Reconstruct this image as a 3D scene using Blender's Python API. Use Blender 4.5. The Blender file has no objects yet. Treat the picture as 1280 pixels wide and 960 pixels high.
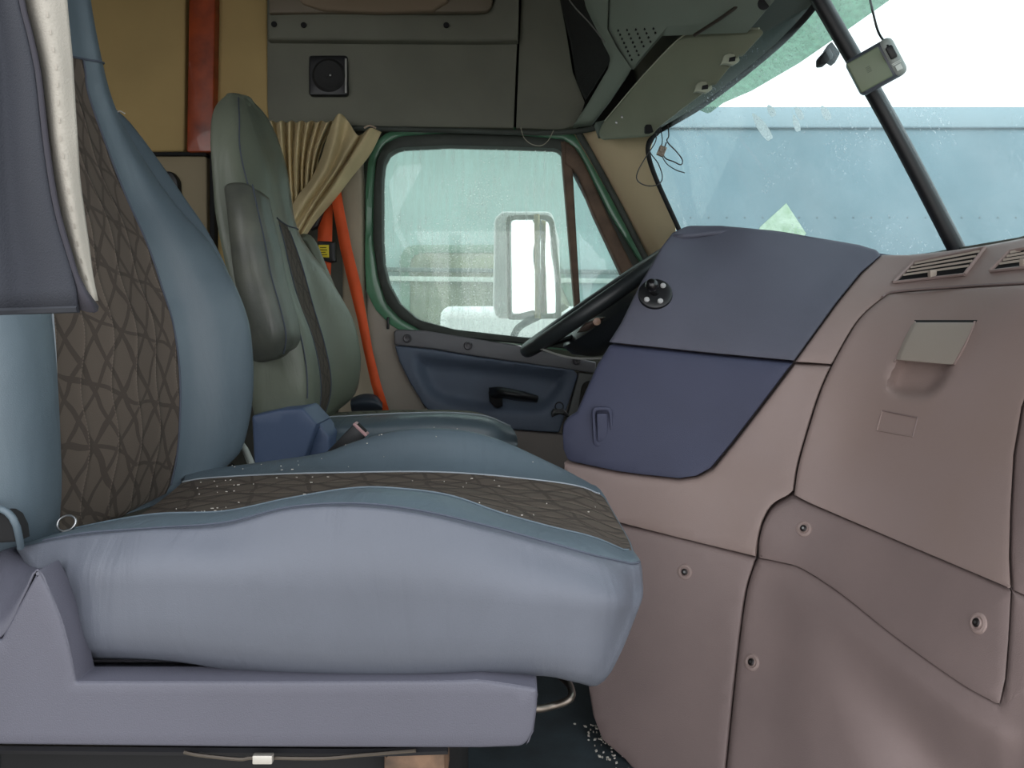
import bpy, bmesh, math, random
import numpy as np
from mathutils import Vector, Matrix
from mathutils.geometry import delaunay_2d_cdt
random.seed(7)
C = bpy.context.scene.collection
F, HX, HY, CZ = 930.0, 640.0, 404.0, 0.75      # focal (px), eye column, horizon row, eye height over the cab floor

def P(px, py, Y):
    """place in the cab seen at pixel px,py when it is Y metres across from the open door"""
    return Vector(((px-HX)/F*Y, Y, CZ+(HY-py)/F*Y))
def V(*a): return Vector(a)

# ------------------------------------------------------------------ materials
def lin(c):
    c = c/255.0
    return c/12.92 if c <= .04045 else ((c+.055)/1.055)**2.4
def rgb(r, g, b): return (lin(r), lin(g), lin(b), 1)
MATS = {}
def mat(name, col, rough=.6, bump=0.0, bscale=400, var=0.0, vscale=6, metal=0.0, spec=.5, col2=None, coat=0, bdist=.001):
    if name in MATS: return MATS[name]
    m = bpy.data.materials.new(name); m.use_nodes = True; nt = m.node_tree; n = nt.nodes; L = nt.links
    b = n['Principled BSDF']
    b.inputs['Roughness'].default_value = rough; b.inputs['Metallic'].default_value = metal
    b.inputs['Specular IOR Level'].default_value = spec; b.inputs['Coat Weight'].default_value = coat
    c = rgb(*col); b.inputs['Base Color'].default_value = c
    tc = n.new('ShaderNodeTexCoord')
    if var > 0:
        no = n.new('ShaderNodeTexNoise'); no.inputs['Scale'].default_value = vscale; no.inputs['Detail'].default_value = 6
        L.new(tc.outputs['Object'], no.inputs['Vector'])
        mx = n.new('ShaderNodeMix'); mx.data_type = 'RGBA'
        d = rgb(*(col2 or tuple(x*(1-var) for x in col)))
        mx.inputs[6].default_value = c; mx.inputs[7].default_value = d
        mr = n.new('ShaderNodeMapRange'); mr.inputs[1].default_value = .35; mr.inputs[2].default_value = .7
        L.new(no.outputs['Fac'], mr.inputs[0]); L.new(mr.outputs[0], mx.inputs[0])
        L.new(mx.outputs[2], b.inputs['Base Color'])
    if bump > 0:
        n2 = n.new('ShaderNodeTexNoise'); n2.inputs['Scale'].default_value = bscale; n2.inputs['Detail'].default_value = 3
        L.new(tc.outputs['Object'], n2.inputs['Vector'])
        bp = n.new('ShaderNodeBump'); bp.inputs['Strength'].default_value = bump; bp.inputs['Distance'].default_value = bdist
        L.new(n2.outputs['Fac'], bp.inputs['Height']); L.new(bp.outputs[0], b.inputs['Normal'])
    if name in ('seat_leather', 'seat_leather_reflect', 'driver_leather', 'armrest_leather', 'driver_cushion_leather'):
        w1 = n.new('ShaderNodeTexNoise'); w1.inputs['Scale'].default_value = 9; w1.inputs['Detail'].default_value = 3; w1.inputs['Distortion'].default_value = 1.2
        mp = n.new('ShaderNodeMapping'); mp.inputs['Scale'].default_value = (1.6, .8, .45)
        L.new(tc.outputs['Object'], mp.inputs[0]); L.new(mp.outputs[0], w1.inputs['Vector'])
        b2 = n.new('ShaderNodeBump'); b2.inputs['Strength'].default_value = .22; b2.inputs['Distance'].default_value = .02
        L.new(w1.outputs['Fac'], b2.inputs['Height']); L.new(b2.outputs[0], bp.inputs['Normal'])
    MATS[name] = m
    return m

def quilt(name, base, dark, cell=.028, stitch=.05):
    """patterned seat cloth: darker crossing bands and wavy stitched channels, laid out in the cloth's own UVs (metres)"""
    m = bpy.data.materials.new(name); m.use_nodes = True; nt = m.node_tree; n = nt.nodes; L = nt.links
    b = n['Principled BSDF']; b.inputs['Roughness'].default_value = .85; b.inputs['Specular IOR Level'].default_value = .25
    uv = n.new('ShaderNodeUVMap'); uv.uv_map = 'UVMap'
    def M(op, a, c=None, v=None):
        q = n.new('ShaderNodeMath'); q.operation = op
        for i, x in enumerate((a, c, v)):
            if x is None: continue
            if isinstance(x, (int, float)): q.inputs[i].default_value = x
            else: L.new(x, q.inputs[i])
        return q.outputs[0]
    no = n.new('ShaderNodeTexNoise'); no.inputs['Scale'].default_value = 14; no.inputs['Detail'].default_value = 1
    L.new(uv.outputs[0], no.inputs['Vector'])
    sp = n.new('ShaderNodeSeparateXYZ'); L.new(uv.outputs[0], sp.inputs[0])
    u = M('ADD', sp.outputs[0], M('MULTIPLY', M('SUBTRACT', no.outputs['Fac'], .5), .03))
    sc = n.new('ShaderNodeSeparateColor'); L.new(no.outputs['Color'], sc.inputs[0])
    v = M('ADD', sp.outputs[1], M('MULTIPLY', M('SUBTRACT', sc.outputs[2], .5), .035))
    def band(k1, k2, period, w):
        t = M('DIVIDE', M('ADD', M('MULTIPLY', u, k1), M('MULTIPLY', v, k2)), period)
        d = M('ABSOLUTE', M('SUBTRACT', M('FRACT', t), .5))
        return M('LESS_THAN', d, w)
    bands = M('MAXIMUM', M('MAXIMUM', band(1.0, .62, cell*1.8, .09), band(-.9, .7, cell*1.6, .085)), band(.3, 1.0, cell*3.0, .035))
    # stitched channels
    ph = M('MULTIPLY', M('SINE', M('MULTIPLY', sp.outputs[1], 42)), .006)
    t = M('DIVIDE', M('ADD', sp.outputs[0], ph), stitch)
    d = M('ABSOLUTE', M('SUBTRACT', M('FRACT', t), .5))      # .5 on the stitch line
    st = M('GREATER_THAN', d, .482)
    dash = M('GREATER_THAN', M('FRACT', M('MULTIPLY', sp.outputs[1], 220)), .35)
    st2 = M('MULTIPLY', st, dash)
    fine = n.new('ShaderNodeTexNoise'); fine.inputs['Scale'].default_value = 500; L.new(uv.outputs[0], fine.inputs['Vector'])
    mx = n.new('ShaderNodeMix'); mx.data_type = 'RGBA'; mx.inputs[6].default_value = rgb(*base); mx.inputs[7].default_value = rgb(*dark)
    L.new(bands, mx.inputs[0])
    m2 = n.new('ShaderNodeMix'); m2.data_type = 'RGBA'; m2.inputs[7].default_value = rgb(*[min(255, x*1.35) for x in base])
    L.new(mx.outputs[2], m2.inputs[6]); L.new(M('MULTIPLY', st2, .45), m2.inputs[0])
    L.new(m2.outputs[2], b.inputs['Base Color'])
    pil = M('MULTIPLY', M('POWER', M('MULTIPLY', d, 2.0), 6.0), -1.0)
    h = M('ADD', M('ADD', pil, M('MULTIPLY', bands, -.08)), M('MULTIPLY', fine.outputs['Fac'], .12))
    bp = n.new('ShaderNodeBump'); bp.inputs['Strength'].default_value = .6; bp.inputs['Distance'].default_value = .004
    L.new(h, bp.inputs['Height']); L.new(bp.outputs[0], b.inputs['Normal'])
    return m

def glass(name, tint, haze, hazecol=(225, 235, 235), streak=(3, 3, 3), gloss=.06, lo=.35, hi=.75, scale=6, spk=0.0):
    m = bpy.data.materials.new(name); m.use_nodes = True; nt = m.node_tree; n = nt.nodes; L = nt.links
    n.remove(n['Principled BSDF']); out = n['Material Output']
    tr = n.new('ShaderNodeBsdfTransparent'); tr.inputs[0].default_value = rgb(*tint)
    gl = n.new('ShaderNodeBsdfGlossy'); gl.inputs['Roughness'].default_value = .03
    m1 = n.new('ShaderNodeMixShader'); m1.inputs[0].default_value = gloss
    L.new(tr.outputs[0], m1.inputs[1]); L.new(gl.outputs[0], m1.inputs[2])
    di = n.new('ShaderNodeBsdfDiffuse'); di.inputs[0].default_value = rgb(*hazecol)
    tl = n.new('ShaderNodeBsdfTranslucent'); tl.inputs[0].default_value = rgb(*hazecol)
    m2 = n.new('ShaderNodeMixShader'); m2.inputs[0].default_value = .65
    L.new(di.outputs[0], m2.inputs[1]); L.new(tl.outputs[0], m2.inputs[2])
    tc = n.new('ShaderNodeTexCoord'); mp = n.new('ShaderNodeMapping'); mp.inputs['Scale'].default_value = streak
    no = n.new('ShaderNodeTexNoise'); no.inputs['Scale'].default_value = scale; no.inputs['Detail'].default_value = 8; no.inputs['Roughness'].default_value = .65
    L.new(tc.outputs['Object'], mp.inputs[0]); L.new(mp.outputs[0], no.inputs['Vector'])
    mr = n.new('ShaderNodeMapRange'); mr.inputs[1].default_value = lo; mr.inputs[2].default_value = hi
    mr.inputs[3].default_value = haze*.35; mr.inputs[4].default_value = haze
    L.new(no.outputs['Fac'], mr.inputs[0])
    fac = mr.outputs[0]
    if spk > 0:
        n3 = n.new('ShaderNodeTexNoise'); n3.inputs['Scale'].default_value = 160; n3.inputs['Detail'].default_value = 2
        n4 = n.new('ShaderNodeTexNoise'); n4.inputs['Scale'].default_value = 5
        L.new(tc.outputs['Object'], n3.inputs['Vector']); L.new(tc.outputs['Object'], n4.inputs['Vector'])
        a = n.new('ShaderNodeMapRange'); a.inputs[1].default_value = .62; a.inputs[2].default_value = .7; L.new(n3.outputs['Fac'], a.inputs[0])
        c = n.new('ShaderNodeMapRange'); c.inputs[1].default_value = .45; c.inputs[2].default_value = .65; c.inputs[4].default_value = spk; L.new(n4.outputs['Fac'], c.inputs[0])
        q = n.new('ShaderNodeMath'); q.operation = 'MULTIPLY'; L.new(a.outputs[0], q.inputs[0]); L.new(c.outputs[0], q.inputs[1])
        q2 = n.new('ShaderNodeMath'); q2.operation = 'ADD'; q2.use_clamp = True; L.new(q.outputs[0], q2.inputs[0]); L.new(fac, q2.inputs[1]); fac = q2.outputs[0]
    m3 = n.new('ShaderNodeMixShader'); L.new(fac, m3.inputs[0]); L.new(m1.outputs[0], m3.inputs[1]); L.new(m2.outputs[0], m3.inputs[2])
    L.new(m3.outputs[0], out.inputs['Surface'])
    return m

# ------------------------------------------------------------------ mesh helpers
def link(name, verts, faces, m, parent=None, smooth=40, mi=None, uvs=None):
    me = bpy.data.meshes.new(name); me.from_pydata([tuple(v) for v in verts], [], faces)
    ms = m if isinstance(m, (list, tuple)) else [m]
    for x in ms: me.materials.append(x)
    if mi:
        for p, i in zip(me.polygons, mi): p.material_index = i
    if uvs:
        ul = me.uv_layers.new(name='UVMap')
        for l in me.loops: ul.data[l.index].uv = uvs[l.vertex_index]
    bm = bmesh.new(); bm.from_mesh(me); bmesh.ops.recalc_face_normals(bm, faces=bm.faces); bm.to_mesh(me); bm.free()
    me.shade_smooth()
    if smooth < 180: me.set_sharp_from_angle(angle=math.radians(smooth))
    o = bpy.data.objects.new(name, me); C.objects.link(o)
    if parent:
        o.parent = parent
        o.location = -world_of(parent)
    return o
def world_of(o):
    v = Vector(o.location); p = o.parent
    while p: v += Vector(p.location); p = p.parent
    return v
def thing(name, label, cat, loc=(0, 0, 0), group=None):
    o = bpy.data.objects.new(name, None); C.objects.link(o); o.location = loc; o.empty_display_size = .05
    o['label'] = label; o['category'] = cat
    if group: o['group'] = group
    return o
def tag(o, label, cat, group=None, kind=None):
    o['label'] = label; o['category'] = cat
    if group: o['group'] = group
    if kind: o['kind'] = kind
    return o
def struct(o, label=None, cat=None):
    o['kind'] = 'structure'
    if label: o['label'] = label
    if cat: o['category'] = cat
    return o

def cr(pts, n, closed=False):
    """Catmull-Rom through pts, n samples evenly by length"""
    A = np.array([tuple(p) for p in pts], float); k = len(A)
    if k == 2 and not closed:
        return [A[0]+(A[1]-A[0])*t for t in np.linspace(0, 1, n)]
    out = []
    segs = k if closed else k-1
    for i in range(segs):
        p1, p2 = A[i], A[(i+1) % k]
        p0 = A[(i-1) % k] if (closed or i > 0) else 2*p1-p2
        p3 = A[(i+2) % k] if (closed or i < k-2) else 2*p2-p1
        for t in np.linspace(0, 1, 14, endpoint=False):
            out.append(.5*((2*p1)+(-p0+p2)*t+(2*p0-5*p1+4*p2-p3)*t*t+(-p0+3*p1-3*p2+p3)*t**3))
    out.append(A[0] if closed else A[-1])
    out = np.array(out); d = np.r_[0, np.cumsum(np.linalg.norm(np.diff(out, axis=0), axis=1))]
    s = np.linspace(0, d[-1], n, endpoint=not closed)
    return [np.array([np.interp(x, d, out[:, c]) for c in range(out.shape[1])]) for x in s]

def skin(curves, nu, nv, closed_v=False):
    """curves: guide curves running the same way; returns grid G[v][u] of Vectors (nv across the guides, nu along)"""
    R = [cr(c, nu) for c in curves]
    cols = []
    for u in range(nu):
        cols.append(cr([r[u] for r in R], nv, closed_v))
    return [[Vector(cols[u][v]) for u in range(nu)] for v in range(nv)]
def skin_par(curves, nu, per, closed_v=False):
    """like skin, but every guide stays an exact row: per samples between two guides"""
    R = [cr(c, nu) for c in curves]; k = len(R); rows = []
    A = np.array(R)
    segs = k if closed_v else k-1
    for i in range(segs):
        p1, p2 = A[i], A[(i+1) % k]
        p0 = A[(i-1) % k] if (closed_v or i > 0) else 2*p1-p2
        p3 = A[(i+2) % k] if (closed_v or i < k-2) else 2*p2-p1
        for j in range(per):
            t = j/per
            rows.append(.5*((2*p1)+(-p0+p2)*t+(2*p0-5*p1+4*p2-p3)*t*t+(-p0+3*p1-3*p2+p3)*t**3))
    if not closed_v: rows.append(A[-1])
    return [[Vector(x) for x in r] for r in rows]
def grid_mesh(name, G, m, parent=None, closed_v=False, cap=False, smooth=60, sel=None, uv=False, thick=0, mif=None):
    mi_ = []
    nv, nu = len(G), len(G[0]); vs = [p for r in G for p in r]; fs = []
    for v in range(nv if closed_v else nv-1):
        for u in range(nu-1):
            if sel and not sel(v, u): continue
            a = v*nu+u; b = v*nu+u+1; c = ((v+1) % nv)*nu+u+1; d = ((v+1) % nv)*nu+u
            fs.append((a, b, c, d))
            if mif: mi_.append(mif(v, u))
    if cap and closed_v:
        fs.append([v*nu for v in range(nv)]); fs.append([v*nu+nu-1 for v in range(nv)])
    uvs = None
    if uv:
        mid = nv//2
        lu = [0]
        for u in range(1, nu): lu.append(lu[-1]+(G[mid][u]-G[mid][u-1]).length)
        uvs = []
        mu = nu//2; lv = [0]
        for v in range(1, nv): lv.append(lv[-1]+(G[v][mu]-G[v-1][mu]).length)
        for v in range(nv):
            for u in range(nu): uvs.append((lv[v], lu[u]))
    used = sorted({i for f in fs for i in f}); rm = {o: i for i, o in enumerate(used)}
    o = link(name, [vs[i] for i in used], [[rm[i] for i in f] for f in fs], m, parent, smooth, mi=mi_ or None, uvs=[uvs[i] for i in used] if uvs else None)
    if thick:
        md = o.modifiers.new('thickness', 'SOLIDIFY'); md.thickness = thick; md.offset = 0
    return o

def tube(name, pts, r, m, parent=None, n=40, k=10, flat=1.0, closed=False, rf=None, smooth_path=True):
    pts = cr(pts, n, closed) if smooth_path else [np.array(tuple(p)) for p in pts]
    pts = [Vector(p) for p in pts]; N = len(pts); vs = []; fs = []
    up = Vector((0.13, .2, 1)).normalized()
    for i, p in enumerate(pts):
        a = pts[(i-1) % N] if (closed or i > 0) else pts[i]; b = pts[(i+1) % N] if (closed or i < N-1) else pts[i]
        t = (b-a).normalized()
        s = t.cross(up); s = s.normalized() if s.length > 1e-4 else t.orthogonal().normalized()
        w = s.cross(t)
        rr = r*(rf(i/(N-1)) if rf else 1)
        for j in range(k):
            an = 2*math.pi*j/k
            vs.append(p+s*math.cos(an)*rr+w*math.sin(an)*rr*flat)
    for i in range(N if closed else N-1):
        for j in range(k):
            fs.append((i*k+j, ((i+1) % N)*k+j, ((i+1) % N)*k+(j+1) % k, i*k+(j+1) % k))
    if not closed:
        fs.append(list(range(k))[::-1]); fs.append([(N-1)*k+j for j in range(k)])
    return link(name, vs, fs, m, parent, 50)

def box(name, lo, hi, m, parent=None, bev=.004, seg=2, rot=None, at=None):
    """bevelled box; lo,hi local extents; rot a Matrix, at its world place"""
    bm = bmesh.new()
    r = bmesh.ops.create_cube(bm, size=1)
    for v in bm.verts:
        v.co = Vector([lo[i]+(v.co[i]+.5)*(hi[i]-lo[i]) for i in range(3)])
    if bev: bmesh.ops.bevel(bm, geom=bm.edges[:], offset=bev, segments=seg, affect='EDGES', profile=.5)
    if rot:
        for v in bm.verts: v.co = rot @ v.co
    if at:
        for v in bm.verts: v.co += Vector(at)
    vs = [v.co.copy() for v in bm.verts]; bm.verts.index_update(); fs = [[v.index for v in f.verts] for f in bm.faces]; bm.free()
    return link(name, vs, fs, m, parent, 35)

def lathe(name, prof, axis, at, m, parent=None, k=24, smooth=40):
    """prof: (radius, height along axis)"""
    ax = Vector(axis).normalized(); s = ax.orthogonal().normalized(); w = ax.cross(s); at = Vector(at)
    vs = []; fs = []
    for (r, h) in prof:
        for j in range(k):
            a = 2*math.pi*j/k; vs.append(at+ax*h+s*math.cos(a)*r+w*math.sin(a)*r)
    n = len(prof)
    for i in range(n-1):
        for j in range(k):
            fs.append((i*k+j, (i+1)*k+j, (i+1)*k+(j+1) % k, i*k+(j+1) % k))
    fs.append(list(range(k))); fs.append([(n-1)*k+j for j in range(k)])
    return link(name, vs, fs, m, parent, smooth)

def tps(cp):
    A = np.array(cp, float); X = A[:, :2]/500; n = len(A)
    def U(r): return np.where(r > 1e-9, r*r*np.log(r+1e-12), 0)
    K = U(np.linalg.norm(X[:, None]-X[None], axis=2)) + np.eye(n)*2e-3
    Q = np.c_[np.ones(n), X]
    M = np.block([[K, Q], [Q.T, np.zeros((3, 3))]])
    w = np.linalg.solve(M, np.r_[A[:, 2], 0, 0, 0])
    def f(px, py):
        x = np.array([px, py])/500
        return float(w[:n] @ U(np.linalg.norm(X-x, axis=1)) + w[n] + w[n+1]*x[0]+w[n+2]*x[1])
    return f

def rounded(poly):
    """points (x,y) or (x,y,r): r rounds that corner"""
    out = []; n = len(poly)
    for i, p in enumerate(poly):
        if len(p) < 3: out.append((float(p[0]), float(p[1]))); continue
        r = p[2]; q = np.array(p[:2], float); a = np.array(poly[i-1][:2], float); b = np.array(poly[(i+1) % n][:2], float)
        da = a-q; db = b-q; la, lb = np.linalg.norm(da), np.linalg.norm(db); rr = min(r, la*.48, lb*.48)
        s = q+da/la*rr; e = q+db/lb*rr
        for t in np.linspace(0, 1, 7): out.append(tuple((1-t)**2*s+2*t*(1-t)*q+t*t*e))
    return out
def densify(poly, step):
    out = []; n = len(poly)
    for i in range(n):
        a = np.array(poly[i]); b = np.array(poly[(i+1) % n]); d = np.linalg.norm(b-a)
        if d < 1e-6: continue
        k = max(1, int(round(d/step)))
        for j in range(k): out.append(tuple(a+(b-a)*j/k))
    return out
def area(poly):
    return .5*sum(poly[i][0]*poly[(i+1) % len(poly)][1]-poly[(i+1) % len(poly)][0]*poly[i][1] for i in range(len(poly)))
def inset(poly, d):
    n = len(poly); out = []
    for i in range(n):
        a = np.array(poly[i-1]); q = np.array(poly[i]); b = np.array(poly[(i+1) % n])
        e1 = q-a; e2 = b-q; e1 /= (np.linalg.norm(e1)+1e-9); e2 /= (np.linalg.norm(e2)+1e-9)
        n1 = np.array((-e1[1], e1[0])); n2 = np.array((-e2[1], e2[0])); m = n1+n2; l = np.linalg.norm(m)
        m = m/l if l > 1e-6 else n1
        c = max(.55, float(m @ n1)); out.append(tuple(q+m*d/c))
    return out
def inside(p, poly):
    x, y = p; c = False; n = len(poly); j = n-1
    for i in range(n):
        xi, yi = poly[i]; xj, yj = poly[j]
        if (yi > y) != (yj > y) and x < (xj-xi)*(y-yi)/(yj-yi)+xi: c = not c
        j = i
    return c
def pdist(p, A, B):
    ab = B-A; t = np.clip(((p-A)*ab).sum(1)/np.maximum((ab*ab).sum(1), 1e-9), 0, 1)
    return np.min(np.linalg.norm(A+ab*t[:, None]-p, axis=1))

def panel(name, poly, depth, m, parent=None, thick=.03, bev=.004, step=14, ex=(0, 1, 0), relief=None, smooth=45, uv=False, back=True):
    """moulded panel: outline as seen from the open door, laid on a surface depth(px,py), with rounded rim and real thickness"""
    if not callable(depth):
        dd = depth; depth = lambda x, y: dd
    poly = rounded(poly)
    if area(poly) < 0: poly = poly[::-1]
    poly = densify(poly, step*.6)
    cx = sum(p[0] for p in poly)/len(poly); cy = sum(p[1] for p in poly)/len(poly)
    w = bev*F/depth(cx, cy); exv = Vector(ex).normalized()
    r0 = poly; r1 = inset(poly, w*.3); r2 = inset(poly, w)
    rel = relief or (lambda x, y: 0.0)
    vs = []; fs = []
    def add(pt, off): vs.append(P(pt[0], pt[1], depth(*pt)+rel(*pt))+exv*off); return len(vs)-1
    n = len(poly)
    b0 = [add(p, thick) for p in r0]; a0 = [add(p, bev) for p in r0]; a1 = [add(p, bev*.3) for p in r1]
    q = r2; arr = np.array(q); A = arr; B = np.roll(arr, -1, axis=0)
    pts = [Vector(p) for p in q]
    x0, y0 = arr.min(0); x1, y1 = arr.max(0)
    yy = y0+step*.5; row = 0
    while yy < y1:
        xx = x0+step*(.5 if row % 2 else .25)
        while xx < x1:
            if inside((xx, yy), q) and pdist(np.array((xx, yy)), A, B) > step*.35: pts.append(Vector((xx, yy)))
            xx += step
        yy += step; row += 1
    ov, oe, of, *_ = delaunay_2d_cdt(pts, [(i, (i+1) % n) for i in range(n)], [list(range(n))], 1, 1e-5)
    base = len(vs)
    for v in ov: add((v.x, v.y), 0)
    for f in of: fs.append([base+i for i in f])
    orig = _[0]
    mp = {}
    for i, ol in enumerate(orig):
        for k in ol:
            if k < n: mp[k] = base+i
    for i in range(n):
        j = (i+1) % n
        fs.append((b0[i], b0[j], a0[j], a0[i])); fs.append((a0[i], a0[j], a1[j], a1[i]))
        if i in mp and j in mp: fs.append((a1[i], a1[j], mp[j], mp[i]))
    if back:
        bb = len(vs)
        for v in ov: add((v.x, v.y), thick)
        for f in of: fs.append([bb+i for i in f][::-1])
        for i in range(n):
            j = (i+1) % n
            if i in mp and j in mp: fs.append((b0[i], b0[j], mp[j]-base+bb, mp[i]-base+bb))
    bm = bmesh.new()
    bv = [bm.verts.new(v) for v in vs]
    for f in fs:
        try: bm.faces.new([bv[i] for i in f])
        except Exception: pass
    bmesh.ops.remove_doubles(bm, verts=bm.verts, dist=1e-5)
    bm.verts.index_update(); V_ = [v.co.copy() for v in bm.verts]; Fc = [[v.index for v in f.verts] for f in bm.faces]; bm.free()
    return link(name, V_, Fc, m, parent, smooth)

def crv(pts, n=24, dx=0, dy=0):
    return [(p[0]+dx, p[1]+dy) for p in cr([(x, y, 0) for x, y in pts], n)]
def hollow(poly, depth, blend):
    A = np.array(densify(rounded(poly), 4)); B = np.roll(A, -1, axis=0); L = [tuple(a) for a in A]
    x0, y0 = A.min(0); x1, y1 = A.max(0)
    def f(x, y):
        if x < x0 or x > x1 or y < y0 or y > y1 or not inside((x, y), L): return 0.0
        t = min(1, pdist(np.array((x, y)), A, B)/blend); return depth*t*t*(3-2*t)
    return f

def frame(name, outer, inner, Y, m, parent=None, thick=.03, n=160, Yi=None, bev=.004):
    """closed rim between two outlines, real thickness"""
    o = densify(rounded(outer), 2); i_ = densify(rounded(inner), 2)
    if area(o) < 0: o = o[::-1]
    if area(i_) < 0: i_ = i_[::-1]
    cx = sum(p[0] for p in i_)/len(i_); cy = sum(p[1] for p in i_)/len(i_)
    # pair by angle on a common centre
    def byang(poly, a):
        best = None; dx, dy = math.cos(a), math.sin(a)
        L = len(poly)
        for k in range(L):
            x1, y1 = poly[k][0]-cx, poly[k][1]-cy; x2, y2 = poly[(k+1) % L][0]-cx, poly[(k+1) % L][1]-cy
            den = dx*(y2-y1)-dy*(x2-x1)
            if abs(den) < 1e-9: continue
            t = (x1*(y2-y1)-y1*(x2-x1))/den; s = (x1*dy-y1*dx)/den
            if -1e-6 <= s <= 1+1e-6 and t > 0 and (best is None or t > best): best = t
        return (cx+dx*(best or 1), cy+dy*(best or 1))
    # angles sampled by outer arclength
    idx = [int(k*len(o)/n) for k in range(n)]
    Yi = Y if Yi is None else Yi
    vs = []
    for k in idx:
        a = math.atan2(o[k][1]-cy, o[k][0]-cx); po = np.array(o[k]); pi = np.array(byang(i_, a))
        e = (pi-po)*.18
        vs += [P(*po, Y)+V(0, thick, 0), P(*po, Y)+V(0, bev, 0), P(*(po+e), Y), P(*(pi-e), Yi), P(*pi, Yi)+V(0, bev, 0), P(*pi, Yi)+V(0, thick, 0)]
    fs = []
    for k in range(n):
        for j in range(6):
            fs.append((k*6+j, ((k+1) % n)*6+j, ((k+1) % n)*6+(j+1) % 6, k*6+(j+1) % 6))
    return link(name, vs, fs, m, parent, 40)

def skirt_cap(G, k):  # helper: average of a row
    return sum((r[k] for r in G), Vector())/len(G)

# ------------------------------------------------------------------ palette
LEATHER = mat('seat_leather', (88, 92, 102), .5, .25, 900, .07, 5, spec=.45)
LEATHER_REFL = mat('seat_leather_reflect', (86, 99, 108), .45, .25, 900, .07, 5, spec=.45)  # same leather, its bluish reflection put into the base colour
LEATHER_D = mat('driver_leather', (112, 118, 104), .42, .25, 700, .1, 5, spec=.45)
THREAD = mat('thread', (70, 76, 88), .8)
PALE_THREAD = mat('pale_thread', (150, 158, 165), .8)
QUILT = quilt('seat_cloth', (88, 79, 71), (70, 62, 56))
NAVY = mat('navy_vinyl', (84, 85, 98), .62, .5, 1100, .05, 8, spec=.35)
NAVY2 = mat('navy_vinyl_dimmed', (64, 67, 88), .62, .5, 1100, .06, 8, spec=.35)  # same navy vinyl, dimmer light on the lower panel put into the colour
BROWN = mat('dash_plastic', (140, 123, 119), .58, .35, 900, .12, 5, spec=.4, col2=(138, 120, 114))
BROWN2 = mat('dash_plastic_dark', (126, 110, 107), .6, .35, 700, .2, 4, spec=.4, col2=(112, 98, 96))  # darker tone of the dash plastic, mostly for the lower panels
BASEP = mat('seat_base_plastic', (80, 80, 91), .5, .4, 800, .06, 5)
HEADER = mat('header_vinyl', (106, 107, 94), .7, .5, 500, .08, 5)
HEADER2 = mat('overhead_plastic', (122, 132, 120), .6, .3, 700, .05, 4)
TAN = mat('tan_padding', (174, 149, 98), .8, .4, 300, .06, 4)
PILLAR = mat('cream_pillar', (205, 186, 150), .65, .3, 600, .08, 4)
CURT = mat('curtain_cloth', (205, 188, 145), .85, .4, 600, .1, 9)
WOOD = mat('red_wood', (158, 66, 26), .4, .2, 60, .45, 14, col2=(110, 42, 16), coat=.3)
BLACK = mat('black_plastic', (18, 19, 22), .45, .2, 500)
BLACKM = mat('matt_black', (12, 12, 14), .85)
RUBBER = mat('seal_rubber', (62, 68, 62), .7, .3, 200, .2, 12)
BROWNRUB = mat('brown_rubber', (104, 84, 68), .75, .4, 200, .25, 20)
GREEN = mat('green_paint', (98, 156, 122), .35, .1, 200, .12, 7, coat=.4)
DOORV = mat('door_vinyl', (92, 104, 122), .6, .4, 700, .12, 5)
DOORG = mat('door_grey', (118, 118, 122), .6, .3, 700, .06, 6)
DOORT = mat('door_surround', (166, 158, 146), .65, .3, 600, .06, 6)
STEEL = mat('steel', (178, 178, 178), .3, metal=1)
DKSTEEL = mat('dark_steel', (120, 112, 104), .4, metal=1)
ORANGE = mat('orange_webbing', (232, 92, 42), .7, .4, 800, .06, 20)
YELLOW = mat('yellow_label', (226, 205, 40), .5)
WHITE = mat('white_paint', (235, 236, 236), .4)
FLOORM = mat('floor_mat', (44, 54, 60), .8, .5, 200, .3, 12)
LINT = mat('lint', (196, 190, 180), .9)

# ================================================================== THE SETTING
def shell(name, lo, hi, m, label, cat, bev=.01):
    o = box(name, lo, hi, m, None, bev); return struct(o, label, cat)
fl = shell('floor', (-1.9, .62, -.05), (.95, 2.62, 0), FLOORM, 'dark rubber cab floor below the seats', 'floor')
SHELLM = mat('cab_shell', (96, 96, 88), .8, .2, 200, .08, 3)
shell('ceiling', (-1.9, .55, 1.98), (.9, 2.75, 2.04), SHELLM, 'dark cab ceiling above the seats', 'ceiling')
shell('wall_back', (-1.96, .55, 0), (-1.9, 2.7, 1.98), SHELLM, 'back wall of the sleeper behind the seats', 'wall')
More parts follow.
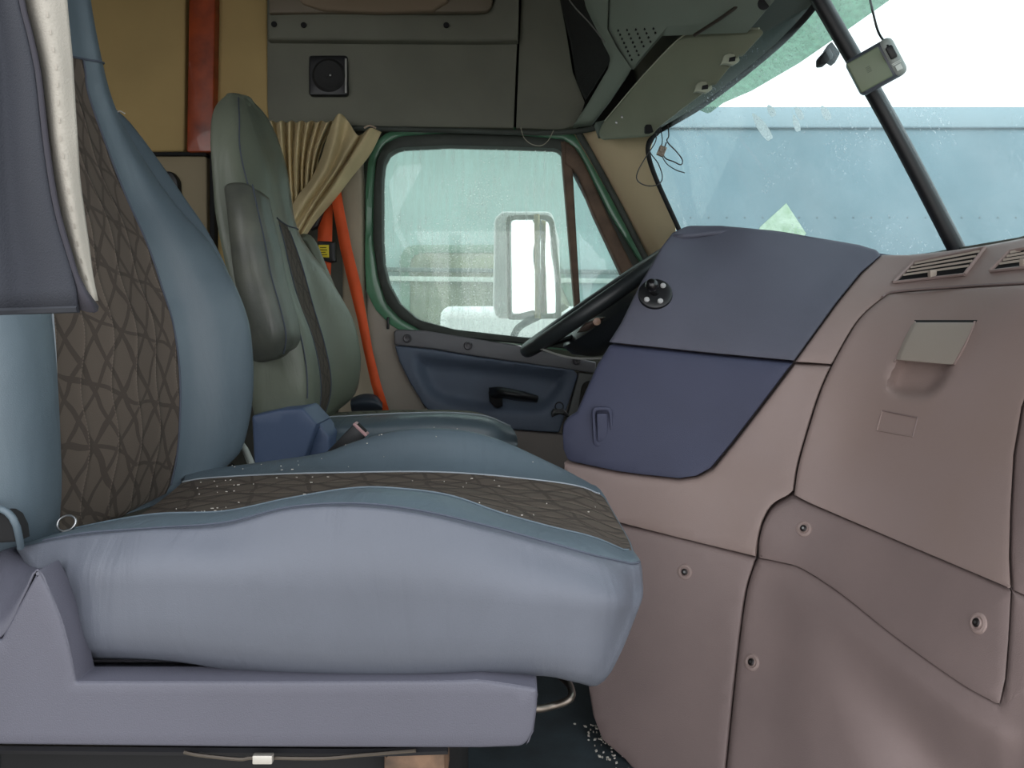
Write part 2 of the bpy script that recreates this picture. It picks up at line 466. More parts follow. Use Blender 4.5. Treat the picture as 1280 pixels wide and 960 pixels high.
# far wall built round the door opening
wl = []
vs = []; fs = []
def addbox(vs, fs, lo, hi):
    b = len(vs)
    for x in (lo[0], hi[0]):
        for y in (lo[1], hi[1]):
            for z in (lo[2], hi[2]): vs.append((x, y, z))
    for f in ((0, 1, 3, 2), (4, 6, 7, 5), (0, 4, 5, 1), (2, 3, 7, 6), (0, 2, 6, 4), (1, 5, 7, 3)): fs.append([b+i for i in f])
addbox(vs, fs, (-1.9, 2.64, 0), (-.50, 2.70, 1.98)); addbox(vs, fs, (-.50, 2.64, 0), (.62, 2.70, .66)); addbox(vs, fs, (-.50, 2.64, 1.40), (.30, 2.70, 1.98))
struct(link('wall_far', vs, fs, SHELLM), 'driver side cab wall around the door opening', 'wall')
vs = []; fs = []  # unseen near wall, added to cut light from the open side
addbox(vs, fs, (-.75, .56, 1.30), (.9, .61, 1.98)); addbox(vs, fs, (-.75, .56, 0), (-.62, .61, 1.30)); addbox(vs, fs, (-1.9, .56, 0), (-.75, .61, .85)); addbox(vs, fs, (-1.9, .56, 1.8), (-.75, .61, 1.98)); addbox(vs, fs, (-1.9, .56, .85), (-1.75, .61, 1.8)); addbox(vs, fs, (.70, .56, 0), (.9, .61, 1.30))  # gap beside the sleeper is an added opening that brightens the rear
struct(link('wall_near', vs, fs, SHELLM), 'unseen passenger side cab body around the open door, added to block sky light', 'wall')
# roof over the windshield, slanting down to the header
G = [[V(x, y, z) for y in np.linspace(.55, 2.6, 12)] for x, z in ((-.2, 1.99), (.1, 1.93), (.3, 1.8), (.42, 1.66))]
G.append([V(.47+.10*(2.6-y), y, 1.50+.03*(2.6-y)) for y in np.linspace(.55, 2.6, 12)]); G.append([V(.44+.235*(2.3-max(y, .9)), y, 1.375+.09*(2.3-y)) for y in np.linspace(.55, 2.6, 12)])
rf = struct(grid_mesh('ceiling_front', G, SHELLM, thick=.03), 'ceiling slope running down to the windshield header', 'ceiling')

# sleeper panels behind the driver seat: tan padding, reddish wood post, grey-tan lower panel
cab = thing('sleeper_cabinet', 'tan padded sleeper cabinet side behind the driver seat with reddish wooden post', 'cabinet', P(235, 300, 2.42))
YC = 2.42
panel('padded_panel', [(60, -60), (232, -60), (230, 189, 4), (60, 191)], YC, TAN, cab, .05, .006, 30)
panel('padded_panel', [(270, -60), (333, -60), (335, 160), (335, 420), (266, 420), (267, 190)], YC+.01, TAN, cab, .05, .006, 30)
panel('lower_panel', [(60, 195), (258, 195, 4), (262, 560), (60, 560)], YC+.005, mat('greige_panel', (150, 136, 108), .7, .2, 300, .06, 3), cab, .05, .005, 30)
panel('wooden_post', [(237, -60), (270, -60), (266, 186, 3), (264, 190), (233, 190, 3)], YC-.025, WOOD, cab, .05, .004, 20)
panel('dark_edge_strip', [(262, 190), (268, 190), (268, 600), (262, 600)], YC-.02, BLACKM, cab, .05, .002, 40)
panel('shelf_edge', [(60, 190), (258, 190), (258, 194), (60, 194)], YC-.01, BLACKM, cab, .05, .001, 40)
panel('handle_recess', [(205, 214, 8), (214, 214, 5), (222, 224, 4), (224, 262), (205, 262)], YC-.02, BLACK, cab, .03, .004, 10)

# overhead side panel above the door
HD = tps([(333, 0, 2.40), (333, 155, 2.44), (500, 20, 2.40), (500, 160, 2.44), (640, 0, 2.38), (645, 160, 2.44), (700, 0, 2.22), (715, 158, 2.42), (680, 80, 2.36), (720, 100, 2.34), (735, 140, 2.36)])
hl = lambda y, Yb=.05: Yb
head = thing('overhead_side_panel', 'dark olive padded panel above the door window holding the square speaker', 'panel', P(500, 155, 2.44))
def hrel(x, y):
    t = min(1, max(0, (50-y)/14)); t = t*t*(3-2*t)
    u = min(1, max(0, (700-x)/60))
    return -.035*t*u
panel('side_panel', [(334, -60), (334, 154), (430, 157), (480, 158), (642, 160), (651, -60)], lambda x, y: HD(x, y), HEADER, head, .05, .002, 12)
panel('upper_ledge', [(334, 16), (470, 17), (592, 17), (612, 13, 8), (622, -10), (650, -40), (648, 50), (600, 51), (334, 49)], lambda x, y: HD(x, y)-.035, HEADER, head, .034, .008, 12)
panel('corner_panel', [(654, -60), (645, 160), (700, 162), (722, 156), (731, 128), (716, 90), (708, 40), (700, 0), (690, -60)], HD, HEADER, head, .05, .002, 12)
REC = mat('storage_lining', (128, 112, 92), .8, .2, 300, .05, 4)
panel('storage_recess', [(372, -60), (372, 2, 10), (402, 12), (470, 15), (540, 13), (562, 0, 6), (565, -60)], HD(450, 0)-.055, REC, head, .02, .006, 14)
panel('storage_rim', [(336, -60), (336, 16), (614, 14, 12), (622, -60)], HD(450, 0)-.04, mat('storage_rim_plastic', (108, 98, 82), .6), head, .02, .004, 20)
for sx, sy in ((343, 31), (380, 32), (558, 32)):
    lathe('button', [(.004, 0), (.009, .002), (.009, .006)], (0, -1, 0), P(sx, sy, HD(sx, sy)-.036), BLACKM, head, 14)
# speaker
sp = thing('speaker', 'small square black speaker set in the panel above the door window', 'speaker', P(411, 95, HD(411, 95)-.004))
ys = HD(411, 95)-.004
panel('housing', [(386, 69, 4), (434, 69, 4), (434, 119, 4), (386, 119, 4)], ys-.012, BLACK, sp, .02, .004, 10)
lathe('cone', [(.001, .000), (.01, .004), (.02, .003), (.045, .007), (.052, .002), (.055, -.002)], (0, -1, 0), P(411, 94, ys-.013), mat('speaker_mesh', (34, 34, 34), .6, .8, 900, bdist=.002), sp, 32)
lathe('centre_cap', [(.0005, .004), (.003, .003), (.004, 0)], (0, -1, 0), P(413, 94, ys-.018), STEEL, sp, 12)
panel('bright_edge', [(431, 73), (433.5, 73), (433.5, 116), (431, 116)], ys-.014, mat('pale_edge', (150, 150, 145), .4), sp, .004, .0005, 10)  # paler strip down one side of the housing

# ------------------------------------------------------------------ driver door
YD = 2.50
door = thing('door_1', 'green driver door with dirty window and blue-grey lower panel', 'door', P(600, 540, YD)); door['kind'] = 'structure'
seal_out = [(466, 300), (467, 235), (470, 200), (480, 180), (500, 170), (560, 166), (640, 168), (705, 174), (722, 188), (736, 215), (762, 268), (805, 336, 6), (760, 400), (728, 438, 10), (640, 428), (560, 421), (525, 412), (500, 398), (482, 378), (472, 345)]
glass_o = [(477, 300), (477, 225), (479, 204), (486, 190), (500, 184), (560, 181), (640, 183), (698, 185, 6), (713, 205), (745, 268), (786, 338, 4), (722, 424, 6), (655, 422), (567, 412), (522, 400), (499, 380), (485, 355), (479, 330)]
green_out = [(456, 330), (457, 235), (460, 200), (468, 178), (484, 165), (520, 158), (600, 157), (700, 160), (727, 170), (742, 200), (772, 262), (815, 338, 6), (766, 405), (731, 441, 8), (640, 431), (558, 427), (516, 421), (490, 408), (469, 387), (458, 365)]
frame('door_frame', green_out, seal_out, YD-.02, GREEN, door, .10)
frame('window_seal', seal_out, glass_o, YD-.045, RUBBER, door, .06)
W1 = glass('dirty_window', (236, 246, 242), .30, (235, 243, 238), (14, 14, 1.6), .04, .35, .7, 5, .5)
def slab(name, poly, Y, m, parent, th=.005):
    return panel(name, poly, Y, m, parent, th, .0008, 60)
slab('window_glass', [(474, 176), (702, 178), (722, 384), (724, 432), (640, 430), (540, 420), (500, 400), (474, 360)], YD, W1, door)
slab('quarter_glass', [(714, 195), (723, 195), (792, 340), (730, 432), (724, 380)], YD+.012, glass('quarter_glass', (225, 238, 236), .25, (225, 238, 238), (6, 6, 2), .05, .35, .7, 5, .2), door)
panel('division_bar', [(701, 176), (712, 178), (716, 212), (728, 425), (722, 425)], YD-.05, BROWNRUB, door, .05, .005, 14)
panel('quarter_bar', [(705, 175), (718, 183), (732, 205), (757, 262), (790, 330), (800, 345), (778, 345), (742, 268), (722, 218), (716, 212), (706, 205)], YD-.055, BROWNRUB, door, .05, .008, 10)
# lower door
DV = tps([(490, 400, 2.47), (490, 540, 2.47), (740, 450, 2.47), (740, 560, 2.47), (600, 500, 2.47)])
panel('surround', [(459, 360), (470, 383), (489, 404), (516, 418), (560, 427), (690, 452), (745, 458), (745, 560), (540, 555), (478, 520), (464, 440), (458, 400)], 2.49, DOORT, door, .06, .006, 16)
panel('sill_trim', [(492, 412, 5), (530, 413), (640, 431), (745, 453), (745, 467), (600, 446), (540, 436), (493, 431)], 2.445, DOORG, door, .045, .006, 10)
drel = hollow([(515, 440, 10), (600, 450), (714, 463, 6), (708, 486), (692, 508), (674, 520, 10), (600, 516), (555, 508), (532, 494, 10), (520, 468)], .04, 16)
panel('pocket_panel', [(493, 432, 3), (540, 437), (600, 447), (718, 463, 3), (722, 470), (712, 500), (699, 541, 3), (640, 537), (560, 524), (533, 512, 8), (512, 478), (499, 452)], 2.44, DOORV, door, .07, .005, 5, relief=drel)
panel('corner_cover', [(724, 466, 2), (748, 469, 2), (748, 548), (703, 543, 2), (715, 500)], 2.445, mat('door_corner', (96, 98, 96), .6, .2, 500), door, .05, .003, 10)
panel('speaker_mesh', [(728, 478, 8), (748, 474, 4), (748, 522), (722, 516, 8)], 2.436, mat('speaker_grille', (52, 50, 46), .8, .9, 500, .3, 90, bdist=.003), door, .012, .003, 8)
for sx, sy in ((509, 423), (585, 432), (721, 451)):
    s = lathe('screw', [(.001, -.002), (.005, -.002), (.006, .003), (.011, .004), (.014, 0), (.014, -.004)], (0, -1, 0), P(sx, sy, 2.437), mat('screw_ring', (78, 76, 80), .4), door, 18)
# pull handle
hG = [[P(611, 486, 2.44), P(625, 484, 2.40), P(650, 489, 2.39), P(672, 495, 2.41)],
      [P(611, 486, 2.43), P(625, 487, 2.37), P(650, 491, 2.36), P(673, 497, 2.40)],
      [P(612, 494, 2.43), P(625, 494, 2.37), P(650, 498, 2.36), P(672, 502, 2.40)],
      [P(613, 498, 2.44), P(625, 497, 2.42), P(650, 501, 2.41), P(670, 503, 2.42)]]
grid_mesh('handle', skin_par(hG, 24, 5, True), BLACK, door, True, True)
panel('handle_socket', [(610, 488, 4), (628, 487, 3), (628, 508), (620, 511, 4), (612, 502)], 2.425, BLACKM, door, .05, .004, 6)
box('lock_pin', (-.004, -.004, -.02), (.004, .004, .02), BLACK, door, .002, at=P(485, 404, 2.47))
# wall under the door and B-pillar strip
panel_ = panel('wall_lower', [(560, 520), (645, 538), (760, 548), (760, 760), (560, 760)], 2.46, mat('wall_grey', (138, 130, 124), .7, .2, 500, .06, 4), None, .05, .006, 30)
struct(panel_, 'grey lower cab wall under the driver door', 'wall')
bp = panel('trim_1', [(424, 190), (449, 176, 6), (452, 230), (453, 370), (462, 430), (474, 500), (480, 560), (420, 560), (428, 400), (426, 250)], 2.46, mat('pillar_grey', (172, 160, 138), .7, .3, 500, .05, 4), None, .06, .01, 12)
struct(bp, 'pale trim of the pillar behind the driver door', 'trim')
# light strip above the door
tr = tube('trim_2', [P(440, 160, 2.42), P(560, 163, 2.42), P(680, 166, 2.41), P(735, 162, 2.37), P(765, 152, 2.30)], .009, RUBBER, None, 40, 8)
struct(tr, 'thin rubber strip along the bottom of the overhead panel', 'trim')
# cream pillar at the windshield
AP = tps([(720, 164, 2.44), (750, 165, 2.35), (817, 170, 2.22), (810, 320, 2.44), (845, 284, 2.22), (775, 260, 2.44), (800, 250, 2.32)])
ap = panel('trim_3', [(716, 160), (750, 158), (800, 160), (819, 168, 4), (812, 195), (820, 225), (846, 284), (846, 330), (812, 330), (800, 308), (773, 258), (742, 203)], AP, PILLAR, None, .06, .012, 8)
struct(ap, 'cream padded windshield pillar beside the driver window', 'trim')
aseal = tube('trim_4', [P(722, 164, 2.40), P(744, 203, 2.41), P(775, 260, 2.41), P(808, 325, 2.40)], .011, RUBBER, None, 30, 8)
struct(aseal, 'dark rubber seal between the door and the cream pillar', 'trim')
ws = tube('trim_5', [P(822, 166, 2.19), P(811, 178, 2.19), P(811, 196, 2.19), P(822, 228, 2.19), P(850, 290, 2.19), P(856, 310, 2.19)], .007, BLACKM, None, 40, 8)
struct(ws, 'black windshield seal along the cream pillar', 'trim')

# ------------------------------------------------------------------ windshield
wsl = glass('windshield_glass', (234, 242, 242), .14, (225, 240, 245), (2, 2, 2), .035, .4, .75, 3, .35)
BL, TL = P(852, 330, 2.27), P(800, 140, 2.30)          # driver corner
BC, TC = P(1206, 325, 1.5), P(1012, -26, 1.5)           # centre
BR, TR = V(.90, .62, BL.z-.06), V(.60, .62, TC.z)
def pane(a, b, c, d, name):
    n = (b-a).cross(d-a).normalized()*.006
    vs = [a, b, c, d, a+n, b+n, c+n, d+n]
    return link(name, vs, [(0, 1, 2, 3), (7, 6, 5, 4), (0, 4, 5, 1), (1, 5, 6, 2), (2, 6, 7, 3), (3, 7, 4, 0)], wsl)
w1 = struct(pane(BL, BC, TC, TL, 'window_1'), 'driver half of the dusty windshield left of the black divider', 'windshield')
w2 = struct(pane(BC, BR, TR, TC, 'window_2'), 'passenger half of the windshield right of the black divider', 'windshield')
dv = tube('trim_6', [P(1010, -30, 1.485), P(1025, 0, 1.485), P(1114, 155, 1.485), P(1196, 312, 1.485), P(1204, 330, 1.485)], .0165, BLACK, None, 30, 12, 1)
struct(dv, 'black divider bar down the middle of the windshield', 'divider')
# windshield header, dark curved strip
HH = tps([(750, 160, 2.26), (820, 165, 2.24), (837, 154, 2.20), (860, 120, 2.08), (876, 131, 2.1), (968, 59, 1.72), (940, 0, 1.56), (1020, 0, 1.50), (1050, -40, 1.42), (960, -40, 1.45)])
hp = panel('trim_7', [(745, 152), (790, 140), (850, 90), (930, 10), (965, -40), (1060, -40), (1022, 0), (1000, 26), (968, 58), (920, 98), (876, 131), (837, 154), (818, 168), (790, 170), (750, 168)], HH, mat('windshield_header', (84, 94, 86), .6, .3, 400), None, .05, .008, 12)
struct(hp, 'dark strip along the top edge of the windshield', 'trim')
tube('trim_8', [P(820, 166, 2.19), P(838, 156, 2.15), P(878, 132, 2.05), P(922, 99, 1.88), P(970, 59, 1.68), P(1002, 27, 1.56), P(1026, -2, 1.48), P(1060, -40, 1.38)], .007, BLACKM)
struct(bpy.data.objects['trim_8'], 'black seal along the top edge of the windshield', 'trim')
# overhead console
OC = tps([(690, 0, 2.15), (702, 160, 2.40), (720, 150, 2.36), (735, 0, 1.98), (778, 74, 2.02), (760, 33, 2.0), (790, 79, 2.02), (765, 0, 1.92), (833, 33, 1.82), (940, 0, 1.55), (850, 0, 1.72), (755, 150, 2.30)])
oc = thing('overhead_console', 'grey-green overhead console in the roof corner with perforated speaker cover', 'console', P(780, 80, 2.0))
panel('vent_opening', [(690, -60), (726, -10), (750, 42), (762, 62, 4), (764, 74), (733, 122), (722, 100), (714, 50), (704, 10)], lambda x, y: OC(x, y)+.0, mat('vent_mesh', (22, 24, 22), .8, 1, 300, .4, 60, bdist=.004), oc, .03, .004, 10)
panel('bezel', [(722, -60), (734, -2), (757, 50), (766, 66, 6), (762, 82), (734, 130), (718, 154), (742, 151), (766, 120), (790, 84), (772, 58), (760, 34), (763, -60)], lambda x, y: OC(x, y)-.02, HEADER2, oc, .06, .010, 8)
cvr = panel('speaker_cover', [(765, -60), (764, 0), (763, 32, 4), (789, 78, 4), (797, 77), (834, 33), (945, 27), (975, -8), (1000, -60)], lambda x, y: OC(x, y)-.022, HEADER2, oc, .06, .004, 14)
for r in range(5):
    for c_ in range(8):
        px = 773+r*11+c_*2.4; py = 38+c_*5.2-r*.6
        if px > 826 - c_*4.2: continue
        lathe('perforation', [(.0005, .002), (.0028, .002), (.0028, -.003)], (0, -1, 0), P(px, py, OC(px, py)-.0225), BLACKM, cvr, 8)
bkp = struct(panel('leak_backing', [(600, -80), (830, -80), (830, 60), (760, 165), (600, 165)], 2.56, BLACKM, None, .03, .003, 60), 'black backing sheet added behind the overhead console against a light leak', 'wall')  # black sheet added to stop light leaking past the bezel
lathe('button', [(.003, .002), (.012, .002), (.013, 0)], (0, -1, -.4), P(955, 4, 1.50), BLACKM, oc, 16)
tube('rod', [P(868, 44, 1.70), P(905, 20, 1.62), P(950, -14, 1.52)], .004, DKSTEEL, oc, 10, 8)
# sun visor
SV = tps([(748, 165, 2.26), (757, 150, 2.22), (847, 49, 1.86), (948, 34, 1.62), (956, 39, 1.61), (893, 102, 1.78), (824, 156, 2.02), (780, 170, 2.16)])
sv = thing('sun_visor', 'grey-green folded sun visor above the driver side windshield', 'sun visor', P(850, 100, 1.85))
pv = panel('visor_panel', [(749, 162, 8), (757, 149), (800, 98), (845, 50), (866, 39, 14), (905, 36), (950, 34, 6), (956, 40, 4), (932, 66), (926, 67), (921, 73), (898, 102), (890, 104), (884, 112), (856, 133), (824, 158, 4), (816, 168, 4), (780, 171), (752, 173, 8)], SV, mat('visor_vinyl', (132, 138, 118), .6, .4, 400, .06, 5), sv, .022, .005, 8)
piping = tube('piping', [P(756, 151, SV(756, 151)-.002), P(800, 99, SV(800, 99)-.002), P(846, 51, SV(846, 51)-.002), P(866, 41, SV(866, 41)-.002), P(905, 37, SV(905, 37)-.002), P(949, 35.5, SV(949, 35.5)-.002)], .0022, mat('visor_piping', (168, 172, 152), .6), sv, 50, 6)
for (cx, cy, s) in ((915, 73, 1), (881, 108, 1)):
    cl = panel('clip', [(cx-14, cy+7), (cx-10, cy-4, 2), (cx-4, cy-7), (cx+8, cy-6, 2), (cx+10, cy+3, 2), (cx+2, cy+8), (cx-9, cy+6)], lambda x, y: SV(cx, cy)-.010, mat('visor_clip', (142, 146, 128), .5), sv, .010, .002, 6)
    panel('slot', [(cx-3, cy-1), (cx+5, cy-3), (cx+4, cy+3), (cx-4, cy+4)], lambda x, y: SV(cx, cy)-.0115, BLACKM, cl, .003, .0005, 6)
for x_, y_ in ((771, 153), (778, 146)):
    lathe('rivet', [(.001, .002), (.004, .001), (.005, 0)], (0, -1, 0), P(x_, y_, SV(x_, y_)-.001), STEEL, sv, 10)
box('hinge', (-.02, -.012, -.01), (.02, .012, .012), BLACKM, sv, .004, at=P(815, 162, 2.06))

# wires hanging under the visor
WIRE = mat('wire', (40, 38, 40), .5)
def wire(name, pts, r, m, label, n=50):
    return tag(tube(name, pts, r, m, None, n, 6), label, 'wire')
wl_ = thing('hanging_wiring', 'loose black wires with small connector hanging below the sun visor', 'wires', P(822, 165, 2.1))
tube('wire', [P(817, 155, 2.1), P(820, 175, 2.1), P(808, 195, 2.08), P(797, 215, 2.08), P(797, 226, 2.08), P(808, 232, 2.08), P(822, 231, 2.08), P(828, 222, 2.08), P(823, 205, 2.08), P(812, 188, 2.1), P(818, 172, 2.1)], .0016, WIRE, wl_, 60, 6)
tube('wire', [P(835, 156, 2.1), P(836, 170, 2.08), P(834, 177, 2.06), P(846, 190, 2.06), P(853, 200, 2.06), P(851, 206, 2.06), P(842, 202, 2.06), P(832, 198, 2.06), P(829, 190, 2.08), P(833, 178, 2.08)], .0018, WIRE, wl_, 60, 6)
tube('wire', [P(825, 157, 2.1), P(828, 175, 2.08), P(826, 188, 2.07), P(832, 203, 2.07), P(844, 212, 2.05), P(856, 216, 2.05)], .0014, WIRE, wl_, 50, 6)
cn = box('connector', (-.010, -.006, -.014), (.010, .006, .014), mat('connector_tan', (150, 134, 118), .6, .3, 300, .5, 200), wl_, .002, rot=Matrix.Rotation(.4, 3, 'Y'), at=P(827, 189, 2.06))
wire('wire_loop', [P(651, 160, 2.38), P(655, 172, 2.37), P(664, 180, 2.36), P(676, 182, 2.36), P(685, 176, 2.37), P(692, 163, 2.38)], .0016, mat('pale_wire', (150, 146, 130), .5), 'thin pale wire loop drooping over the top of the door window')
wire('overhead_wire', [P(700, -20, 2.0), P(716, 6, 1.99), P(738, 30, 1.98), P(756, 53, 1.97)], .0018, mat('grey_wire', (90, 90, 86), .5), 'thin grey wire crossing the vent opening of the overhead console')

# ================================================================== DASHBOARD
DD = tps([(705, 560, 1.46), (703, 530, 1.47), (760, 430, 1.50), (800, 354, 1.53), (826, 310, 1.58), (859, 282, 1.66), (935, 285, 1.60), (1099, 316, 1.53),
          (990, 455, 1.39), (900, 450, 1.43), (850, 600, 1.375), (770, 590, 1.42), (705, 585, 1.46), (730, 700, 1.40), (900, 560, 1.385),
          (1045, 379, 1.45), (1040, 457, 1.37), (1000, 460, 1.39), (1110, 366, 1.42), (1280, 356, 1.12), (1280, 420, 1.075), (1290, 745, .875), (990, 620, 1.29), (1265, 740, .895),
          (1150, 318, 1.46), (1280, 298, 1.24), (945, 697, 1.285), (770, 655, 1.40), (948, 660, 1.29), (740, 900, 1.32), (910, 960, 1.16), (1280, 960, .84), (1250, 885, .87),
          (850, 960, 1.21), (1050, 560, 1.30), (1150, 600, 1.14), (1150, 480, 1.22), (1100, 850, 1.03)])
hollow_pocket = hollow([(1126, 440), (1196, 446), (1190, 465), (1180, 484), (1162, 500, 10), (1122, 499, 12), (1106, 488, 8), (1108, 470), (1116, 455)], .030, 15)
dash = thing('dashboard', 'mauve-brown dashboard with a navy side panel and glovebox', 'dashboard', P(950, 700, 1.3))
# inner carcass, so nothing is see-through between the panels
exd = (.45, 1, .1)
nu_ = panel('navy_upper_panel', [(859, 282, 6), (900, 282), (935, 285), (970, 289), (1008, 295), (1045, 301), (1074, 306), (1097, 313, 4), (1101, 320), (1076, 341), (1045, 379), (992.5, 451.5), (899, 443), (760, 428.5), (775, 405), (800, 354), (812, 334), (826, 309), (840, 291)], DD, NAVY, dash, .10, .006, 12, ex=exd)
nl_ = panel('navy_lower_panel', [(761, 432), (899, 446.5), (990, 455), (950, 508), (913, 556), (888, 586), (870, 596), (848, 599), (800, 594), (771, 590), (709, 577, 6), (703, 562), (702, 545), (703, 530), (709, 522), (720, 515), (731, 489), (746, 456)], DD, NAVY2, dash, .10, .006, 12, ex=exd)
frame('latch_surround', [(740, 509, 8), (765, 509, 8), (767, 559, 8), (742, 559, 8)], [(743.5, 513, 6), (761.5, 513, 6), (763.5, 555, 6), (745.5, 555, 6)], DD(752, 535)-.006, NAVY2, nl_, .012, 60, bev=.001)
panel('latch', [(746, 517, 2), (759, 517, 2), (760, 552, 2), (747, 552, 2)], DD(752, 535)-.006, NAVY2, nl_, .012, .0015, 6)
GL = [(1102, 375), (1083, 391), (1066, 412), (1041, 457), (1025, 493), (1010, 540), (998, 583), (992.5, 619)]
gcut = crv(GL, 60)
def gpart(y0, y1, dx): return [(x+dx, y) for x, y in gcut if y0 <= y <= y1]
# upper brown trim with vents
ut = panel('upper_trim', [(994, 453), (1047, 380), (1078, 342), (1103, 319), (1140, 319), (1172, 316), (1231, 308), (1295, 296), (1295, 353), (1200, 358.5), (1118, 365.5), (1108, 368)] + gpart(374, 455.5, -1.6) + [(1039, 456)], DD, BROWN, dash, .05, .006, 12, ex=exd)
def plane_on(x, y, off): return P(x, y, DD(x, y)+off)
SLAT = mat('vent_slat', (168, 154, 142), .55, .2, 600)
for vi, (c4) in enumerate((((1117, 353), (1142, 328), (1231, 310), (1206, 343)), ((1238, 339), (1262, 314), (1345, 298), (1318, 330)))):
    vdp = lambda x, y: DD(x, y)
    bl, tl, tr_, br = [np.array(p, float) for p in c4]
    hole = panel('vent', [tuple(bl+(2, -2)), tuple(tl+(1, 2)), tuple(tr_+(-3, 1)), tuple(br+(-2, -1))], lambda x, y: DD(min(x, 1290), y)-.003, BLACKM, dash, .004, .0008, 12)
    frame('vent_frame', [(*bl, 2), (*tl, 6), (*tr_, 3), (*br, 3)], [tuple(bl+(7, -3)), tuple(tl+(4, 3.5)), tuple(tr_+(-7, 3)), tuple(br+(-4, -4))], DD(min((bl+tr_)[0]/2, 1290), 330)-.012, BROWN, hole, .010, 80, bev=.001) if False else None
    for e0, e1, w_ in ((bl, tl, .004), (tl, tr_, .0035), (br, tr_, .0035), (bl, br, .003)):
        tube('rim', [P(*(e0+(e1-e0)*t), DD(min((e0+(e1-e0)*t)[0], 1290), (e0+(e1-e0)*t)[1])-.005) for t in (0, .33, .66, 1)], w_, BROWN, hole, 12, 8)
    for k in range(4):
        t = .30+k*.185
        a = bl+(tl-bl)*t; b = br+(tr_-br)*t
        a = a+(b-a)*.05; b = b-(b-a)*.03
        G = []
        for dz, dyy in ((0, -.010), (.0040, -.007), (.0040, -.003), (0, -.006)):
            G.append([P(*(a+(b-a)*s), DD(min((a+(b-a)*s)[0], 1290), (a+(b-a)*s)[1])+dyy)+V(0, 0, dz) for s in (0, .5, 1)])
        grid_mesh('slat', [[Vector(p) for p in r] for r in G], SLAT, hole, True, True, 30)
    if vi == 0:
        for s0, s1 in ((.08, .46), (.52, .96)):
            a = bl+(tl-bl)*.14; b = br+(tr_-br)*.14
    # divider tab
    p = bl+(br-bl)*.49+(tl-bl)*.2
    box('vent_tab', (-.006, -.004, -.006), (.006, .006, .008), SLAT, hole, .001, at=P(*p, DD(min(p[0], 1290), p[1])-.01))
tube('edge_bead', [P(1103, 371, DD(1103, 371)-.002), P(1118, 364.5, DD(1118, 364)-.002), P(1200, 358, DD(1200, 358)-.002), P(1290, 353, DD(1290, 353)-.002)], .0025, BROWN2, dash, 30, 6)
# middle brown panel
panel('middle_panel', [(704, 579), (712, 581), (771, 593.5), (800, 597), (848, 602.5), (872, 599), (891, 588.5), (915, 559), (952, 511), (993, 457), (1037, 458.5)] + gpart(459, 617, -1.8) + crv([(985, 620), (965, 632), (953, 652), (947, 675), (944.5, 697)], 16) + [(850, 674), (768, 653), (735, 640), (706, 640)], DD, BROWN, dash, .05, .006, 12, ex=exd)
# lower panels
def footrel(x, y):
    # knee hollow of the footwell: the surface steps back below the moulded ledge
    lx = np.interp(x, [948, 1000, 1050, 1120, 1200, 1250, 1290], [700, 722, 752, 806, 864, 892, 905])
    def ss(v): v = min(1, max(0, v)); return v*v*(3-2*v)
    edge = np.interp(y, [700, 760, 800, 860, 960, 1000], [1000, 1015, 1030, 1050, 1090, 1110])
    out = -.006*ss((y-lx-2)/26)*ss((x-960)/60)*ss((1285-x)/40)
    return out + .032*ss((y-lx-16)/110)*ss((x-edge+20)/110)
panel('carcass', [(722, 575), (770, 440), (815, 345), (850, 298), (940, 296), (1085, 325), (1150, 328), (1290, 312), (1290, 985), (800, 985), (752, 920), (740, 860), (740, 640)], lambda x, y: DD(x, y)+.034, mat('carcass_brown', (72, 62, 60), .8), dash, .20, .004, 14, ex=(.6, 1, 0), relief=lambda x, y: footrel(x, y)+hollow_pocket(x, y))
KS = crv([(949, 699), (975, 704.5), (1002, 712.5), (1050, 743.5), (1120, 799), (1200, 856), (1250, 884)], 60)
KV = crv([(945, 700), (933, 738), (925, 790), (916, 870), (904, 990)], 30)
panel('kick_panel', [(735, 645), (768, 656.5), (850, 675.5)] + [(x-.9, y) for x, y in KV] + [(815, 990), (780, 950), (752, 926), (740, 895), (733, 850), (731, 760)], DD, BROWN2, dash, .05, .006, 12, ex=exd)
panel('footwell_panel', [(x, y+1.2) for x, y in KS] + [(1262, 860), (1290, 800), (1295, 990)] + [(x+.9, y) for x, y in KV][::-1][:-1], DD, BROWN2, dash, .05, .008, 8, ex=exd, relief=footrel)
panel('knee_strip', crv([(947.5, 697), (949, 675), (955.5, 653), (968, 636), (988, 625)], 16) + [(994, 624), (1010, 631.5), (1130, 683), (1265, 742.5), (1262, 800), (1258, 850), (1251, 882)] + KS[::-1][1:], DD, BROWN2, dash, .05, .006, 12, ex=exd)
panel('end_panel', [(1268, 744.5), (1295, 757), (1295, 860), (1256, 884), (1262, 840)], DD, BROWN2, dash, .05, .004, 12, ex=exd)
panel('right_panel', [(1295, 470), (1281, 512), (1271, 570), (1267, 640), (1266, 700), (1268, 740), (1295, 752)], lambda x, y: DD(x, y)+.004, BROWN2, dash, .05, .005, 12, ex=exd)
